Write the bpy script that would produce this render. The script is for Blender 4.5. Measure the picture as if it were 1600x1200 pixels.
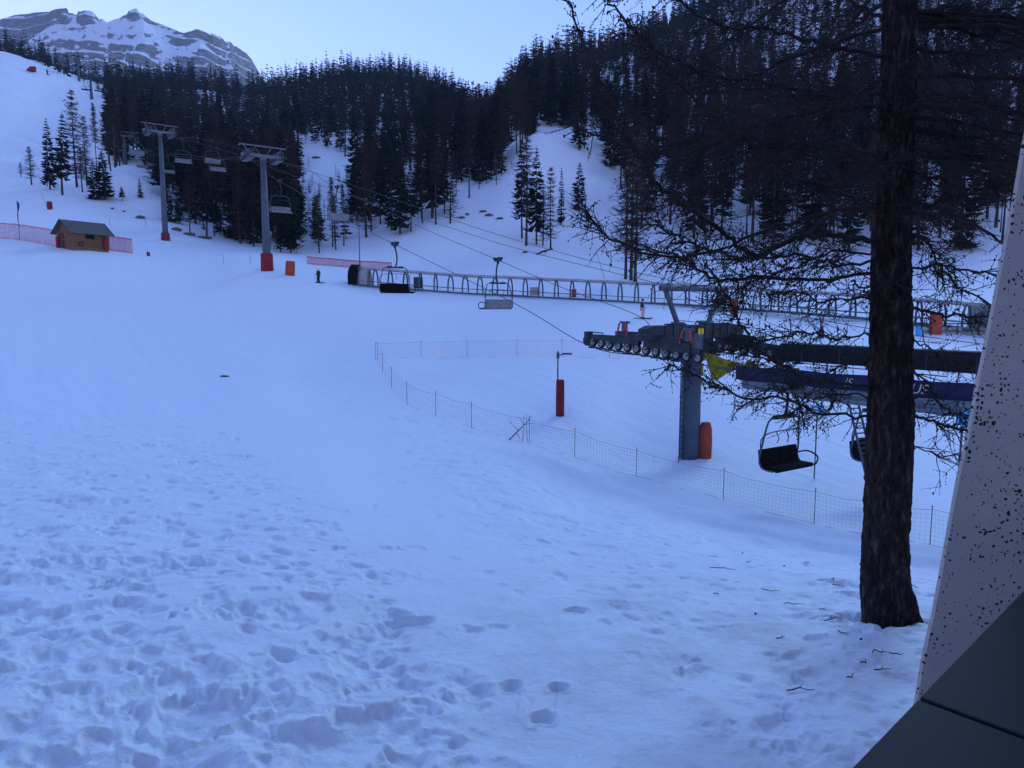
import bpy, math, random
import numpy as np
from mathutils import Vector, Matrix

SC = bpy.context.scene
COL = SC.collection
for o in list(bpy.data.objects):
    bpy.data.objects.remove(o)

# ------------------------------------------------------------------ camera, sky, sun, exposure
F = 1100.0                                  # focal length in pixels of the 1600 x 1200 photograph
PITCH = math.radians(6.2)
CP, SP = math.cos(PITCH), math.sin(PITCH)
cam_d = bpy.data.cameras.new("camera")
cam_d.sensor_width = 36.0
cam_d.lens = 36.0 * F / 1600.0
cam_d.clip_start = 0.05
cam_d.clip_end = 12000
cam = bpy.data.objects.new("camera", cam_d)
cam.location = (0, 0, 0)
cam.rotation_euler = (math.radians(90) - PITCH, 0, 0)
COL.objects.link(cam)
SC.camera = cam

SUN_EL, SUN_ROT = math.radians(6.0), math.radians(-35)
world = bpy.data.worlds.new("World")
SC.world = world
world.use_nodes = True
wn = world.node_tree
bg = wn.nodes["Background"]
sky = wn.nodes.new("ShaderNodeTexSky")
sky.sky_type = 'NISHITA'
sky.sun_disc = False
sky.sun_elevation = SUN_EL
sky.sun_rotation = SUN_ROT
sky.altitude = 1500
sky.air_density = 1.3
sky.dust_density = 0.3
sky.ozone_density = 3.0
tint = wn.nodes.new("ShaderNodeMix")
tint.data_type = 'RGBA'
tint.blend_type = 'MULTIPLY'
tint.inputs[0].default_value = 1.0
tint.inputs[7].default_value = (0.95, 0.72, 0.98, 1)      # cool white balance of the dusk picture
wn.links.new(sky.outputs[0], tint.inputs[6])
wn.links.new(tint.outputs[2], bg.inputs[0])
bg.inputs[1].default_value = 0.15

sun_d = bpy.data.lights.new("sun", 'SUN')
sun_d.energy = 0.50
sun_d.angle = math.radians(25)
sun_d.color = (0.40, 0.66, 1.0)
sun = bpy.data.objects.new("sun", sun_d)
sun.rotation_euler = (math.radians(62), 0, math.radians(145))
COL.objects.link(sun)

SC.view_settings.view_transform = 'Standard'
SC.view_settings.look = 'None'
SC.view_settings.exposure = 2.11
SC.view_settings.gamma = 1.0
SC.cycles.max_bounces = 6
SC.cycles.diffuse_bounces = 3
SC.cycles.transparent_max_bounces = 8

# ------------------------------------------------------------------ picture <-> world
def at(px, py, D):
    u = (px - 800) / F
    v = (600 - py) / F
    z = D * (v * CP - SP) / (CP + v * SP)
    d = D * CP - z * SP
    return Vector((u * d, D, z))

def proj(x, y, z):
    d = y * CP - z * SP
    return 800 + F * x / d, 600 - F * (y * SP + z * CP) / d

# ------------------------------------------------------------------ object helpers
def tag(o, label=None, cat=None, group=None, kind=None):
    if label: o["label"] = label
    if cat: o["category"] = cat
    if group: o["group"] = group
    if kind: o["kind"] = kind
    return o

def empty(name, loc, label, cat, group=None, rz=0.0):
    o = bpy.data.objects.new(name, None)
    o.empty_display_size = 0.3
    o.location = loc
    o.rotation_euler = (0, 0, rz)
    COL.objects.link(o)
    return tag(o, label, cat, group)

class MB:
    def __init__(s):
        s.v, s.f = [], []
    def add(s, vs, fs):
        b = len(s.v)
        s.v += [tuple(p) for p in vs]
        s.f += [tuple(i + b for i in f) for f in fs]
        return s
    def box(s, c, size, M=None):
        hx, hy, hz = size[0] / 2, size[1] / 2, size[2] / 2
        vs = [Vector((x, y, z)) for x in (-hx, hx) for y in (-hy, hy) for z in (-hz, hz)]
        if M is not None: vs = [M @ p for p in vs]
        c = Vector(c)
        return s.add([p + c for p in vs], [(0, 1, 3, 2), (4, 6, 7, 5), (0, 4, 5, 1), (2, 3, 7, 6), (0, 2, 6, 4), (1, 5, 7, 3)])
    def tube(s, pts, r, n=8, cap=True):
        pts = [Vector(p) for p in pts]
        m = len(pts)
        if not hasattr(r, '__len__'): r = [r] * m
        base = len(s.v)
        ref = None
        for i, p in enumerate(pts):
            t = (pts[min(i + 1, m - 1)] - pts[max(i - 1, 0)])
            if t.length < 1e-9: t = Vector((0, 0, 1))
            t.normalize()
            if ref is None:
                ref = Vector((0, 0, 1)) if abs(t.z) < .9 else Vector((1, 0, 0))
            a = t.cross(ref); 
            if a.length < 1e-6: a = t.cross(Vector((1, .3, 0)))
            a.normalize()
            b = t.cross(a)
            ref = -b if False else ref
            for k in range(n):
                w = 2 * math.pi * k / n
                q = p + (a * math.cos(w) + b * math.sin(w)) * r[i]
                s.v.append((q.x, q.y, q.z))
        for i in range(m - 1):
            for k in range(n):
                k2 = (k + 1) % n
                s.f.append((base + i * n + k, base + i * n + k2, base + (i + 1) * n + k2, base + (i + 1) * n + k))
        if cap and n > 2:
            s.f.append(tuple(base + k for k in range(n))[::-1])
            s.f.append(tuple(base + (m - 1) * n + k for k in range(n)))
        return s
    def disc(s, c, axis, r, w, n=16):
        c = Vector(c); a = Vector(axis).normalized() * (w / 2)
        return s.tube([c - a, c + a], r, n)
    def wheel(s, c, axis, r, w, n=18):
        c = Vector(c); a = Vector(axis).normalized()
        return s.tube([c - a * w / 2, c - a * w / 2.2, c - a * w * .15, c + a * w * .15, c + a * w / 2.2, c + a * w / 2], [r * .55, r, r * .86, r * .86, r, r * .55], n)
    def prism(s, poly, z0, z1):
        n = len(poly)
        return s.add([(x, y, z0) for x, y in poly] + [(x, y, z1) for x, y in poly],
                     [tuple(range(n))[::-1], tuple(range(n, 2 * n))] + [(i, (i + 1) % n, n + (i + 1) % n, n + i) for i in range(n)])
    def knob(s, p, r, rz=None):
        x, y, z = p; rz = rz or r
        return s.add([(x + r, y, z), (x, y + r, z), (x - r, y, z), (x, y - r, z), (x, y, z + rz), (x, y, z - rz)],
                     [(0, 1, 4), (1, 2, 4), (2, 3, 4), (3, 0, 4), (1, 0, 5), (2, 1, 5), (3, 2, 5), (0, 3, 5)])
    def mesh(s, name, mat, smooth=False):
        me = bpy.data.meshes.new(name)
        me.from_pydata(s.v, [], s.f)
        if mat: me.materials.append(mat)
        if smooth: me.polygons.foreach_set("use_smooth", [True] * len(me.polygons))
        me.update()
        return me
    def build(s, name, mat, parent=None, smooth=False, bevel=0.0):
        o = bpy.data.objects.new(name, s.mesh(name, mat, smooth))
        COL.objects.link(o)
        if parent: o.parent = parent
        if bevel:
            b = o.modifiers.new("bevel", 'BEVEL'); b.width = bevel; b.segments = 2; b.limit_method = 'ANGLE'
        return o

def np_mesh(name, V, Fq, mat, smooth=False):
    me = bpy.data.meshes.new(name)
    n, k = Fq.shape
    me.vertices.add(len(V)); me.vertices.foreach_set("co", np.ascontiguousarray(V, dtype=np.float32).ravel())
    me.loops.add(n * k); me.loops.foreach_set("vertex_index", np.ascontiguousarray(Fq, dtype=np.int32).ravel())
    me.polygons.add(n); me.polygons.foreach_set("loop_start", np.arange(0, n * k, k, dtype=np.int32))
    me.update(calc_edges=True)
    me.polygons.foreach_set("use_smooth", np.full(n, smooth))
    me.materials.append(mat)
    me.update()
    return me

def copy_tree(o, parent=None):
    c = o.copy(); COL.objects.link(c)
    if parent: c.parent = parent
    for ch in list(o.children): copy_tree(ch, c)
    return c

# ------------------------------------------------------------------ materials
def mat(name, col, rough=0.7, metal=0.0, bump=None, var=None, spec=0.4):
    """var = (scale, other colour, amount); bump = (scale, strength, distance)"""
    m = bpy.data.materials.new(name); m.use_nodes = True
    nt = m.node_tree; b = nt.nodes["Principled BSDF"]
    b.inputs["Base Color"].default_value = (*col, 1)
    b.inputs["Roughness"].default_value = rough
    b.inputs["Metallic"].default_value = metal
    b.inputs["Specular IOR Level"].default_value = spec
    tc = nt.nodes.new("ShaderNodeTexCoord")
    if var:
        n = nt.nodes.new("ShaderNodeTexNoise"); n.inputs["Scale"].default_value = var[0]; n.inputs["Detail"].default_value = 5
        nt.links.new(tc.outputs["Object"], n.inputs["Vector"])
        r = nt.nodes.new("ShaderNodeValToRGB")
        r.color_ramp.elements[0].position = .35; r.color_ramp.elements[0].color = (*col, 1)
        r.color_ramp.elements[1].position = .35 + .4 * (1 - var[2]) + .08; r.color_ramp.elements[1].color = (*var[1], 1)
        nt.links.new(n.outputs[0], r.inputs[0]); nt.links.new(r.outputs[0], b.inputs["Base Color"])
    if bump:
        n = nt.nodes.new("ShaderNodeTexNoise"); n.inputs["Scale"].default_value = bump[0]; n.inputs["Detail"].default_value = 6
        nt.links.new(tc.outputs["Object"], n.inputs["Vector"])
        bp = nt.nodes.new("ShaderNodeBump"); bp.inputs["Strength"].default_value = bump[1]; bp.inputs["Distance"].default_value = bump[2]
        nt.links.new(n.outputs[0], bp.inputs["Height"]); nt.links.new(bp.outputs[0], b.inputs["Normal"])
    return m

M_GALV = mat("galvanised steel", (.085, .115, .145), .65, .1, var=(1.5, (.06, .085, .11), .6))
M_DKST = mat("dark painted steel", (.030, .046, .058), .65, .1, var=(2.5, (.016, .026, .034), .6))
M_LTST = mat("pale steel", (.16, .195, .225), .6, .1, var=(3, (.11, .135, .16), .5))
M_RUB = mat("black rubber", (.02, .02, .022), .8)
M_RIM = mat("grey wheel flange", (.30, .27, .27), .6, .3)
M_ROPE = mat("steel rope", (.06, .065, .07), .6, .3)
M_BLACK = mat("black vinyl", (.006, .006, .007), .85, bump=(20, .2, .01), spec=.1)
M_GREYSEAT = mat("grey seat shell", (.20, .22, .24), .6, var=(4, (.14, .15, .17), .5))
M_ORANGE = mat("orange pad vinyl", (.40, .065, .022), .75, var=(2, (.30, .045, .018), .5), bump=(4, .4, .04))
M_RED = mat("red pad vinyl", (.24, .010, .018), .75, var=(2, (.16, .008, .014), .5), bump=(4, .4, .04))
M_REDP = mat("red paint", (.50, .03, .04), .5)
M_YEL = mat("yellow tarpaulin", (.30, .25, .012), .75, var=(3, (.20, .17, .01), .5), bump=(5, .5, .04))
M_YELP = mat("yellow plate", (.70, .62, .03), .5)
M_NAVY = mat("navy banner vinyl", (.003, .009, .055), .7, bump=(2.5, .3, .05))
M_ROOFD = mat("black metal cladding", (.007, .009, .012), .75, .0, var=(1.2, (.011, .014, .018), .5), spec=.2)
M_SHED = mat("grey cladding", (.33, .35, .35), .6, .1, var=(1.1, (.26, .28, .28), .5))
M_CREAM = mat("cream lettering", (.42, .40, .30), .6)
M_SKYBL = mat("light blue sign", (.03, .34, .75), .5)
M_WHITE = mat("white paint", (.78, .80, .82), .5)
M_PINKNET = mat("red netting", (.50, .14, .18), .8)
M_GREYNET = mat("orange grey netting", (.46, .24, .22), .8)
M_POST = mat("net post", (.12, .07, .085), .6)
M_WOOD = mat("chalet timber", (.24, .13, .07), .8, var=(3.0, (.17, .09, .05), .6), bump=(8, .5, .03))
M_WOODD = mat("dark timber", (.07, .035, .03), .8)
M_SHING = mat("shingle roof", (.12, .125, .12), .85, var=(4, (.085, .09, .085), .6), bump=(10, .6, .05))
M_FLAG = mat("navy flag", (.02, .05, .20), .7)
M_SKIN = mat("skin", (.55, .34, .26), .6)
M_JACKET = mat("black jacket", (.012, .014, .02), .8)
M_PEACH = mat("peach ski trousers", (.80, .38, .22), .8)
M_HELM = mat("pale helmet", (.6, .6, .62), .4)
M_ROCK = mat("dark rock", (.07, .065, .06), .9, var=(2, (.13, .12, .11), .5), bump=(3, .8, .2))
M_TWIG = mat("dead twig", (.035, .028, .024), .9)
M_TUBE = mat("pale zinc tube", (.36, .40, .42), .6, .1, var=(1, (.28, .32, .34), .5))
M_FTRUNK = mat("forest trunk bark", (.045, .036, .032), .95)

def foliage(name, a, b, c):
    m = bpy.data.materials.new(name); m.use_nodes = True
    nt = m.node_tree; bs = nt.nodes["Principled BSDF"]
    bs.inputs["Roughness"].default_value = .9; bs.inputs["Specular IOR Level"].default_value = .15
    g = nt.nodes.new("ShaderNodeNewGeometry"); oi = nt.nodes.new("ShaderNodeObjectInfo")
    ad = nt.nodes.new("ShaderNodeMath"); ad.operation = 'ADD'
    fr = nt.nodes.new("ShaderNodeMath"); fr.operation = 'FRACT'
    nt.links.new(g.outputs["Random Per Island"], ad.inputs[0]); nt.links.new(oi.outputs["Random"], ad.inputs[1]); nt.links.new(ad.outputs[0], fr.inputs[0])
    r = nt.nodes.new("ShaderNodeValToRGB")
    r.color_ramp.elements[0].color = (*a, 1); r.color_ramp.elements[1].color = (*c, 1)
    e = r.color_ramp.elements.new(.5); e.color = (*b, 1)
    nt.links.new(fr.outputs[0], r.inputs[0]); nt.links.new(r.outputs[0], bs.inputs["Base Color"])
    return m
M_SPRUCE = foliage("spruce needles", (.007, .014, .012), (.012, .022, .016), (.022, .034, .022))
M_LARCH = foliage("bare larch twigs", (.024, .017, .017), (.042, .031, .028), (.068, .050, .044))

def snow_mat():
    m = bpy.data.materials.new("snow"); m.use_nodes = True
    nt = m.node_tree; L = nt.links; b = nt.nodes["Principled BSDF"]
    b.inputs["Roughness"].default_value = .62; b.inputs["Specular IOR Level"].default_value = .25
    tc = nt.nodes.new("ShaderNodeTexCoord")
    # dirt and needle litter under the tree and by the wall: yellowish stains of their own shape
    n = nt.nodes.new("ShaderNodeTexNoise"); n.inputs["Scale"].default_value = .9; n.inputs["Detail"].default_value = 8; n.inputs["Roughness"].default_value = .65
    L.new(tc.outputs["Object"], n.inputs["Vector"])
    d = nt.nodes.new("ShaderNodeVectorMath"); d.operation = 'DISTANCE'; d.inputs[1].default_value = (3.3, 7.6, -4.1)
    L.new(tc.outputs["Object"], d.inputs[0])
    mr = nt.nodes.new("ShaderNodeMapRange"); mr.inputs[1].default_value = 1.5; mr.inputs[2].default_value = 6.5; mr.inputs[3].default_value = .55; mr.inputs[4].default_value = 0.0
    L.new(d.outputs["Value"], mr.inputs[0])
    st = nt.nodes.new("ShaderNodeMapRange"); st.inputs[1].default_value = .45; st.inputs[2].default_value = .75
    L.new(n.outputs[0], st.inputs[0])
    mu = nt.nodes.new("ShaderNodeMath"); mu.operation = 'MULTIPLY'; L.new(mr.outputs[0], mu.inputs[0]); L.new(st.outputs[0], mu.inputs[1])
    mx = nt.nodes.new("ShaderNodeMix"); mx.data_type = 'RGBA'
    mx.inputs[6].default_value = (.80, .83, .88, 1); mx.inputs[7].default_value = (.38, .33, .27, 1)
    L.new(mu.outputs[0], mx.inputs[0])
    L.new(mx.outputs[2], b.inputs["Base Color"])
    hs = []
    for sc, w in ((1.7, 1.6), (5.0, 1.0), (18.0, .45), (60.0, .16)):
        k = nt.nodes.new("ShaderNodeTexNoise"); k.inputs["Scale"].default_value = sc; k.inputs["Detail"].default_value = 4
        L.new(tc.outputs["Object"], k.inputs["Vector"])
        q = nt.nodes.new("ShaderNodeMath"); q.operation = 'MULTIPLY'; q.inputs[1].default_value = w; L.new(k.outputs[0], q.inputs[0]); hs.append(q)
    a1 = nt.nodes.new("ShaderNodeMath"); L.new(hs[0].outputs[0], a1.inputs[0]); L.new(hs[1].outputs[0], a1.inputs[1])
    a3 = nt.nodes.new("ShaderNodeMath"); L.new(a1.outputs[0], a3.inputs[0]); L.new(hs[3].outputs[0], a3.inputs[1])
    a2 = nt.nodes.new("ShaderNodeMath"); L.new(a3.outputs[0], a2.inputs[0]); L.new(hs[2].outputs[0], a2.inputs[1])
    bp = nt.nodes.new("ShaderNodeBump"); bp.inputs["Strength"].default_value = .75; bp.inputs["Distance"].default_value = .045
    L.new(a2.outputs[0], bp.inputs["Height"]); L.new(bp.outputs[0], b.inputs["Normal"])
    return m
M_SNOW = snow_mat()

# ------------------------------------------------------------------ noise
def hashn(i, j, seed):
    h = (i * 374761393 + j * 668265263 + seed * 1442695041) & 0xFFFFFFFF
    h = ((h ^ (h >> 13)) * 1274126177) & 0xFFFFFFFF
    h = h ^ (h >> 16)
    return (h & 0xFFFFFF) / float(0xFFFFFF)
def vnoise(x, y, seed=0):
    xi = np.floor(x).astype(np.int64); yi = np.floor(y).astype(np.int64)
    fx = x - xi; fy = y - yi
    fx = fx * fx * fx * (fx * (fx * 6 - 15) + 10); fy = fy * fy * fy * (fy * (fy * 6 - 15) + 10)
    a = hashn(xi, yi, seed); b = hashn(xi + 1, yi, seed); c = hashn(xi, yi + 1, seed); d = hashn(xi + 1, yi + 1, seed)
    return (a * (1 - fx) + b * fx) * (1 - fy) + (c * (1 - fx) + d * fx) * fy
def fbm(x, y, seed, octv=4, gain=.5):
    s = 0; a = 1; t = 0
    for k in range(octv):
        ca, sa = math.cos(.7 * k + .3), math.sin(.7 * k + .3)
        s = s + a * (vnoise((x * ca - y * sa) * 2 ** k + 17.3 * k, (x * sa + y * ca) * 2 ** k, seed + k) - .5); t += a; a *= gain
    return s / t * 2

def pchip(x, y, q):
    x = np.asarray(x, float); y = np.asarray(y, float)
    h = np.diff(x); dl = np.diff(y.T).T / (h if y.ndim == 1 else h[:, None])
    hh = h if y.ndim == 1 else h[:, None]
    d = np.zeros_like(y)
    w1 = 2 * hh[1:] + hh[:-1]; w2 = hh[1:] + 2 * hh[:-1]
    with np.errstate(divide='ignore', invalid='ignore'):
        m = (w1 + w2) / (w1 / dl[:-1] + w2 / dl[1:])
    d[1:-1] = np.where(dl[:-1] * dl[1:] > 0, m, 0)
    d[0] = dl[0]; d[-1] = dl[-1]
    q = np.clip(q, x[0], x[-1])
    k = np.clip(np.searchsorted(x, q, side='right') - 1, 0, len(x) - 2)
    t = (q - x[k]) / h[k]
    if y.ndim > 1: t = t[:, None]; hk = h[k][:, None]
    else: hk = h[k]
    return (y[k] * (2 * t ** 3 - 3 * t ** 2 + 1) + hk * d[k] * (t ** 3 - 2 * t ** 2 + t) + y[k + 1] * (-2 * t ** 3 + 3 * t ** 2) + hk * d[k + 1] * (t ** 3 - t ** 2))

# ------------------------------------------------------------------ the snow slope: cross-sections of the valley, each a list of (distance, sight line)
PROF = {
 -700: [(5.75,1170),(8,950),(12,800),(20,660),(30,590),(45,500),(60,430),(75,380),(90,340),(120,300),(160,250),(230,170),(320,90),(400,50),(430,45),(500,55)],
 0:    [(5.75,1185),(8,985),(12,835),(20,705),(30,630),(45,545),(60,482),(75,425),(90,384),(120,340),(160,290),(230,215),(320,135),(400,90),(430,82),(500,86)],
 100:  [(5.75,1190),(8,992),(12,838),(20,708),(30,635),(45,552),(60,490),(75,435),(90,389),(105,360),(120,340),(150,300),(170,283),(260,222),(360,150),(420,118),(460,112),(520,116)],
 200: [(5.75,1195),(8,996),(12,842),(20,712),(30,640),(45,560),(60,500),(75,448),(90,408),(105,386),(120,366),(140,330),(160,275),(168,266),(180,268),(210,250),(300,195.333),(400,159.222),(480,144),(540,144)],
 250: [(5.75,1195),(8,997),(12,844),(20,715),(30,642),(45,563),(60,505),(75,455),(90,418),(105,394),(115,372),(135,348),(158,300),(175,278),(230,240),(300,206),(420,163),(500,140),(560,142)],
 300: [(5.75,1195),(8,998),(12,846),(20,718),(30,645),(45,566),(60,508),(75,462),(90,425),(105,398),(125,372),(145,352),(170,320),(210,280),(300,216),(420,166),(490,142),(560,144)],
 400: [(5.75,1198),(8,1000),(12,850),(20,724),(30,650),(45,572),(60,516),(75,458),(85,421),(95,404),(108,396),(130,384),(160,348),(220,290),(300,231.667),(420,185),(520,150),(580,152)],
 500: [(5.75,1198),(8,1004),(12,856),(20,733),(30,662),(42,605),(60,520),(75,460),(83,437),(92,424),(108,408),(130,384),(160,340),(190,300),(240,245),(320,197.111),(430,156),(520,132),(580,134)],
 600: [(5.75,1200),(8.3,1004),(12,868),(16,800),(25,708),(34,650),(41,612),(50,560),(62,515),(75,475),(86,446),(100,425),(115,402),(135,368),(155,340),(190,295),(260,231.556),(350,178.556),(450,144),(520,124),(590,128)],
 700: [(5.75,1200),(8.3,1004),(12,878),(16,813),(25,715),(34,665),(40,625),(52,558),(68,500),(83,456),(100,425),(115,395),(130,357),(170,295),(240,225),(350,178.556),(450,164),(520,156),(590,164)],
 760: [(5.75,1200),(8.3,1004),(12,884),(16,820),(25,720),(34,675),(40,630),(51,559),(68,498),(82,460),(98,430),(112,400),(128,360),(150,318),(200,258),(280,220.333),(380,198.667),(460,192),(540,204)],
 820: [(5.75,1200),(8.3,1004),(12,890),(16,826),(25,728),(34,685),(40,632),(50,560),(57,530),(68,494),(81,463),(94,438),(108,406),(124,372),(140,330),(160,250),(182,206),(195,204),(240,190),(290,156.667),(360,126),(400,117.333),(470,124)],
 900: [(5.75,1200),(8.3,1004),(12,896),(18,820),(26,742),(33,700),(38,645),(50,561),(57,527),(64,500),(79,467),(92,437),(105,412),(125,378),(145,330),(165,260),(190,212),(205,210),(240,180),(290,139.444),(350,108.778),(400,104.222),(470,114)],
 1000: [(5.75,1200),(8.3,1003),(12,902),(18,830),(25,775),(31,742),(35,700),(40,645),(50,563),(57,525),(64,498),(77,472),(90,437),(102,415),(125,375),(150,320),(200,240),(280,147.556),(360,92.6667),(420,79),(500,84)],
 1100: [(5.75,1198),(8.3,1000),(12,908),(18,842),(24,798),(29,760),(33,712),(40,642),(50,568),(57,530),(64,502),(75,478),(88,442),(102,412),(125,370),(150,310),(200,230),(280,125.333),(360,56),(430,24),(500,34)],
 1250: [(5.75,1195),(8.4,990),(12,915),(18,860),(24,818),(30,760),(36,690),(42,625),(50,575),(60,522),(71,489),(85,445),(100,410),(130,345),(180,250),(280,122.222),(360,26.6667),(450,-50),(520,-40)],
 1400: [(5.75,1190),(8.5,984),(12,920),(18,870),(23,838),(29,775),(36,700),(44,610),(52,550),(62,505),(75,470),(90,430),(110,385),(140,310),(190,220),(280,90),(360,10),(450,-80),(520,-70)],
 1600: [(5.75,1190),(8.5,984),(12,925),(18,885),(22,862),(28,800),(36,710),(44,620),(52,552),(62,510),(75,468),(90,420),(110,370),(140,300),(190,210),(280,80),(360,0),(450,-90),(520,-80)],
 2300: [(5.75,1180),(8.5,984),(12,930),(18,890),(24,850),(32,760),(42,640),(52,560),(64,490),(80,420),(100,350),(140,270),(190,180),(280,60),(360,-20),(450,-100),(520,-90)],
}
lnD = np.concatenate([np.arange(math.log(1.2), math.log(5.0), .02), np.arange(math.log(5.0), math.log(46), .0030),
                      np.arange(math.log(46), math.log(640), .008), np.arange(math.log(640), math.log(5000), .06)])
DD = np.exp(lnD)
tf = np.arange(-.94, .9401, .0015)
side = .94 + np.cumsum(np.linspace(.006, .05, 22))
TT = np.concatenate([-side[::-1], tf, side])
cols = sorted(PROF); E = []
for c in cols:
    nd = PROF[c]
    d = [p[0] for p in nd]; z = [at(800, p[1], p[0]).z / p[0] for p in nd]
    last = z[-1]; dl = d[-1]
    d += [dl * 1.6, dl * 3, 9000]; z += [last * .72, last * .28, .012]
    e = pchip(np.log(d), z, lnD)
    near = lnD < math.log(d[0])
    e[near] = z[0] * d[0] / DD[near]
    E.append(e)
E = np.array(E)                                      # columns x distance
tc_ = np.array([(c - 800) / F for c in cols])
G = np.empty((len(TT), len(DD)))
for j in range(len(DD)):
    G[:, j] = pchip(tc_ * (CP - E[:, j] * SP), E[:, j], TT)
for _ in range(2):                                   # soften across
    k = 14; pad = np.pad(G, ((k, k), (0, 0)), mode='edge'); cs = np.cumsum(np.vstack([np.zeros((1, pad.shape[1])), pad]), 0)
    G = (cs[2 * k + 1:] - cs[:-2 * k - 1]) / (2 * k + 1)
XX = TT[:, None] * DD[None, :]; YY = np.broadcast_to(DD[None, :], XX.shape)
ZZ = G * DD[None, :]
# large soft undulation, stronger in the woods
und = np.clip((DD - 100) / 120, 0, 1)[None, :]
ZZ = ZZ + fbm(XX / 28, YY / 28, 5, 3) * (.02 + 2.6 * und) + fbm(XX / 7, YY / 7, 9, 3) * (.03 + .45 * und)
# trampled and smooth zones, in metres on the ground
pc = np.interp(YY, [5, 6.8, 9, 13, 20, 30, 45], [1.2, .6, -.1, -1.6, -4.6, -10, -20])
pw = np.interp(YY, [5, 8, 13, 24, 45], [.9, 1.15, 1.5, 2.6, 6.0])
dx = (XX - pc) / pw
path = np.exp(-np.clip(np.abs(dx) - .55, 0, None) ** 2 * 2.2)
leftm = XX < pc
rough = np.where(leftm, 1.0 + .55 * np.clip((6.8 - YY) / .8, 0, 1), .85) * (1 - .90 * path)
netD = np.interp(XX, [-12, -8, -4, 0, 4, 8, 12, 16], [40, 41, 39, 37, 33, 28, 24, 21])
fade = np.where(leftm, np.clip(1.25 - YY / 34, .03, 1), np.clip((netD + 3 - YY) / 8, .16, 1))
fade = fade * np.where(YY > 55, np.clip(1 - (YY - 55) / 20, .15, 1), 1) * (YY < 400)
A = rough * fade
warp = fbm(XX / 1.3, YY / 1.3, 41, 2) * .35
n1 = fbm(XX / 2.4 + warp, YY / 2.0, 11, 3)
n2 = 1 - np.abs(fbm(XX / .95 + warp, YY / .75 - warp, 12, 3)) * 2.4
n4 = fbm(XX / 1.0 + YY / 2.6 + warp, YY / .62, 14, 3) * np.clip((YY - 9) / 8, 0, 1) * np.clip((46 - YY) / 12, 0, 1)
n3 = fbm(XX / .36 + warp, YY / .28 + warp, 13, 4)
lod = np.clip(1.5 - YY / 40, 0, 1)
ZZ = ZZ + A * (.12 * n1 + .085 * n4 + .036 * n2 * np.clip(lod + .3, 0, 1) + .020 * n3 * lod) + (.010 * n3 * lod * (1 - A))
# wind and piste ripples on the groomed part
ZZ = ZZ + .012 * fbm(XX / 1.6, YY / .5, 21, 3) * np.clip(1 - YY / 90, 0, 1)
_al = XX * .6 - YY * .8; _ac = XX * .8 + YY * .6
ZZ = ZZ + (.028 * fbm(_ac / 1.1, _al / 16, 23, 3) + .02 * fbm(_ac / .5, _al / 9, 27, 2)) * np.clip((YY - 22) / 10, 0, 1) * np.clip((130 - YY) / 40, 0, 1)
# footprints and hollows pressed into the snow
rng = np.random.default_rng(7)
WOB = fbm(XX / .22, YY / .22, 91, 2) * .60 + fbm(XX / .08, YY / .08, 93, 2) * .10
STAMP = np.zeros_like(ZZ)
def stamp(cx, cy, a, b, ang, dep, rim=.3):
    R = max(a, b) * 2.0
    j0, j1 = np.searchsorted(DD, [cy - R, cy + R])
    if j1 <= j0: return
    t0, t1 = (cx - R) / cy, (cx + R) / cy
    i0, i1 = np.searchsorted(TT, [t0, t1])
    if i1 <= i0: return
    X = XX[i0:i1, j0:j1] - cx; Y = YY[i0:i1, j0:j1] - cy
    ca, sa = math.cos(ang), math.sin(ang)
    q = np.sqrt(((X * ca + Y * sa) / a) ** 2 + ((-X * sa + Y * ca) / b) ** 2)
    q = q + WOB[i0:i1, j0:j1]
    h = -dep * (1 / (1 + np.exp((q - .85) * 8.5))) + rim * dep * np.exp(-((q - 1.25) / .22) ** 2)
    STAMP[i0:i1, j0:j1] += h
def nearT(cx, cy):
    p = np.interp(cy, [5, 6.8, 9, 13, 20, 30, 45], [1.2, .6, -.1, -1.6, -4.6, -10, -20]); w = np.interp(cy, [5, 8, 13, 24, 45], [.9, 1.15, 1.5, 2.6, 6.0])
    return (cx - p) / w
cnt = 0
while cnt < 2400:
    cy = float(4.6 + 30 * rng.random() ** 1.25); cx = float(rng.uniform(-.92, .80) * cy)
    q = nearT(cx, cy)
    if abs(q) < 1.1 and rng.random() < .93: continue
    if q > 0:
        if rng.random() < .25: continue
        if cy > np.interp(cx, [-12, -8, -4, 0, 4, 8, 12, 16], [40, 41, 39, 37, 33, 28, 24, 21]) - 1: continue
    elif cy > 17 and rng.random() < (cy - 17) / 14: continue
    s = float(rng.uniform(.6, 1.5)); dep = float(rng.uniform(.008, .048)) * (1.25 if q < 0 else .9)
    stamp(cx, cy, .14 * s, .085 * s * rng.uniform(.8, 1.7), float(rng.uniform(0, 3.14)), dep, .14)
    if rng.random() < .10 and q < 0: stamp(cx + .2, cy + .1, .33 * s, .22 * s, float(rng.uniform(0, 3.14)), dep * 1.3, .2)
    cnt += 1
def gz(x, y):
    i = np.clip(np.interp(x / y, TT, np.arange(len(TT))), 0, len(TT) - 1.001); j = np.clip(np.interp(math.log(y), lnD, np.arange(len(lnD))), 0, len(lnD) - 1.001)
    i0, j0 = int(i), int(j); fi, fj = i - i0, j - j0
    return float((ZZ[i0, j0] * (1 - fj) + ZZ[i0, j0 + 1] * fj) * (1 - fi) + (ZZ[i0 + 1, j0] * (1 - fj) + ZZ[i0 + 1, j0 + 1] * fj) * fi)
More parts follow.
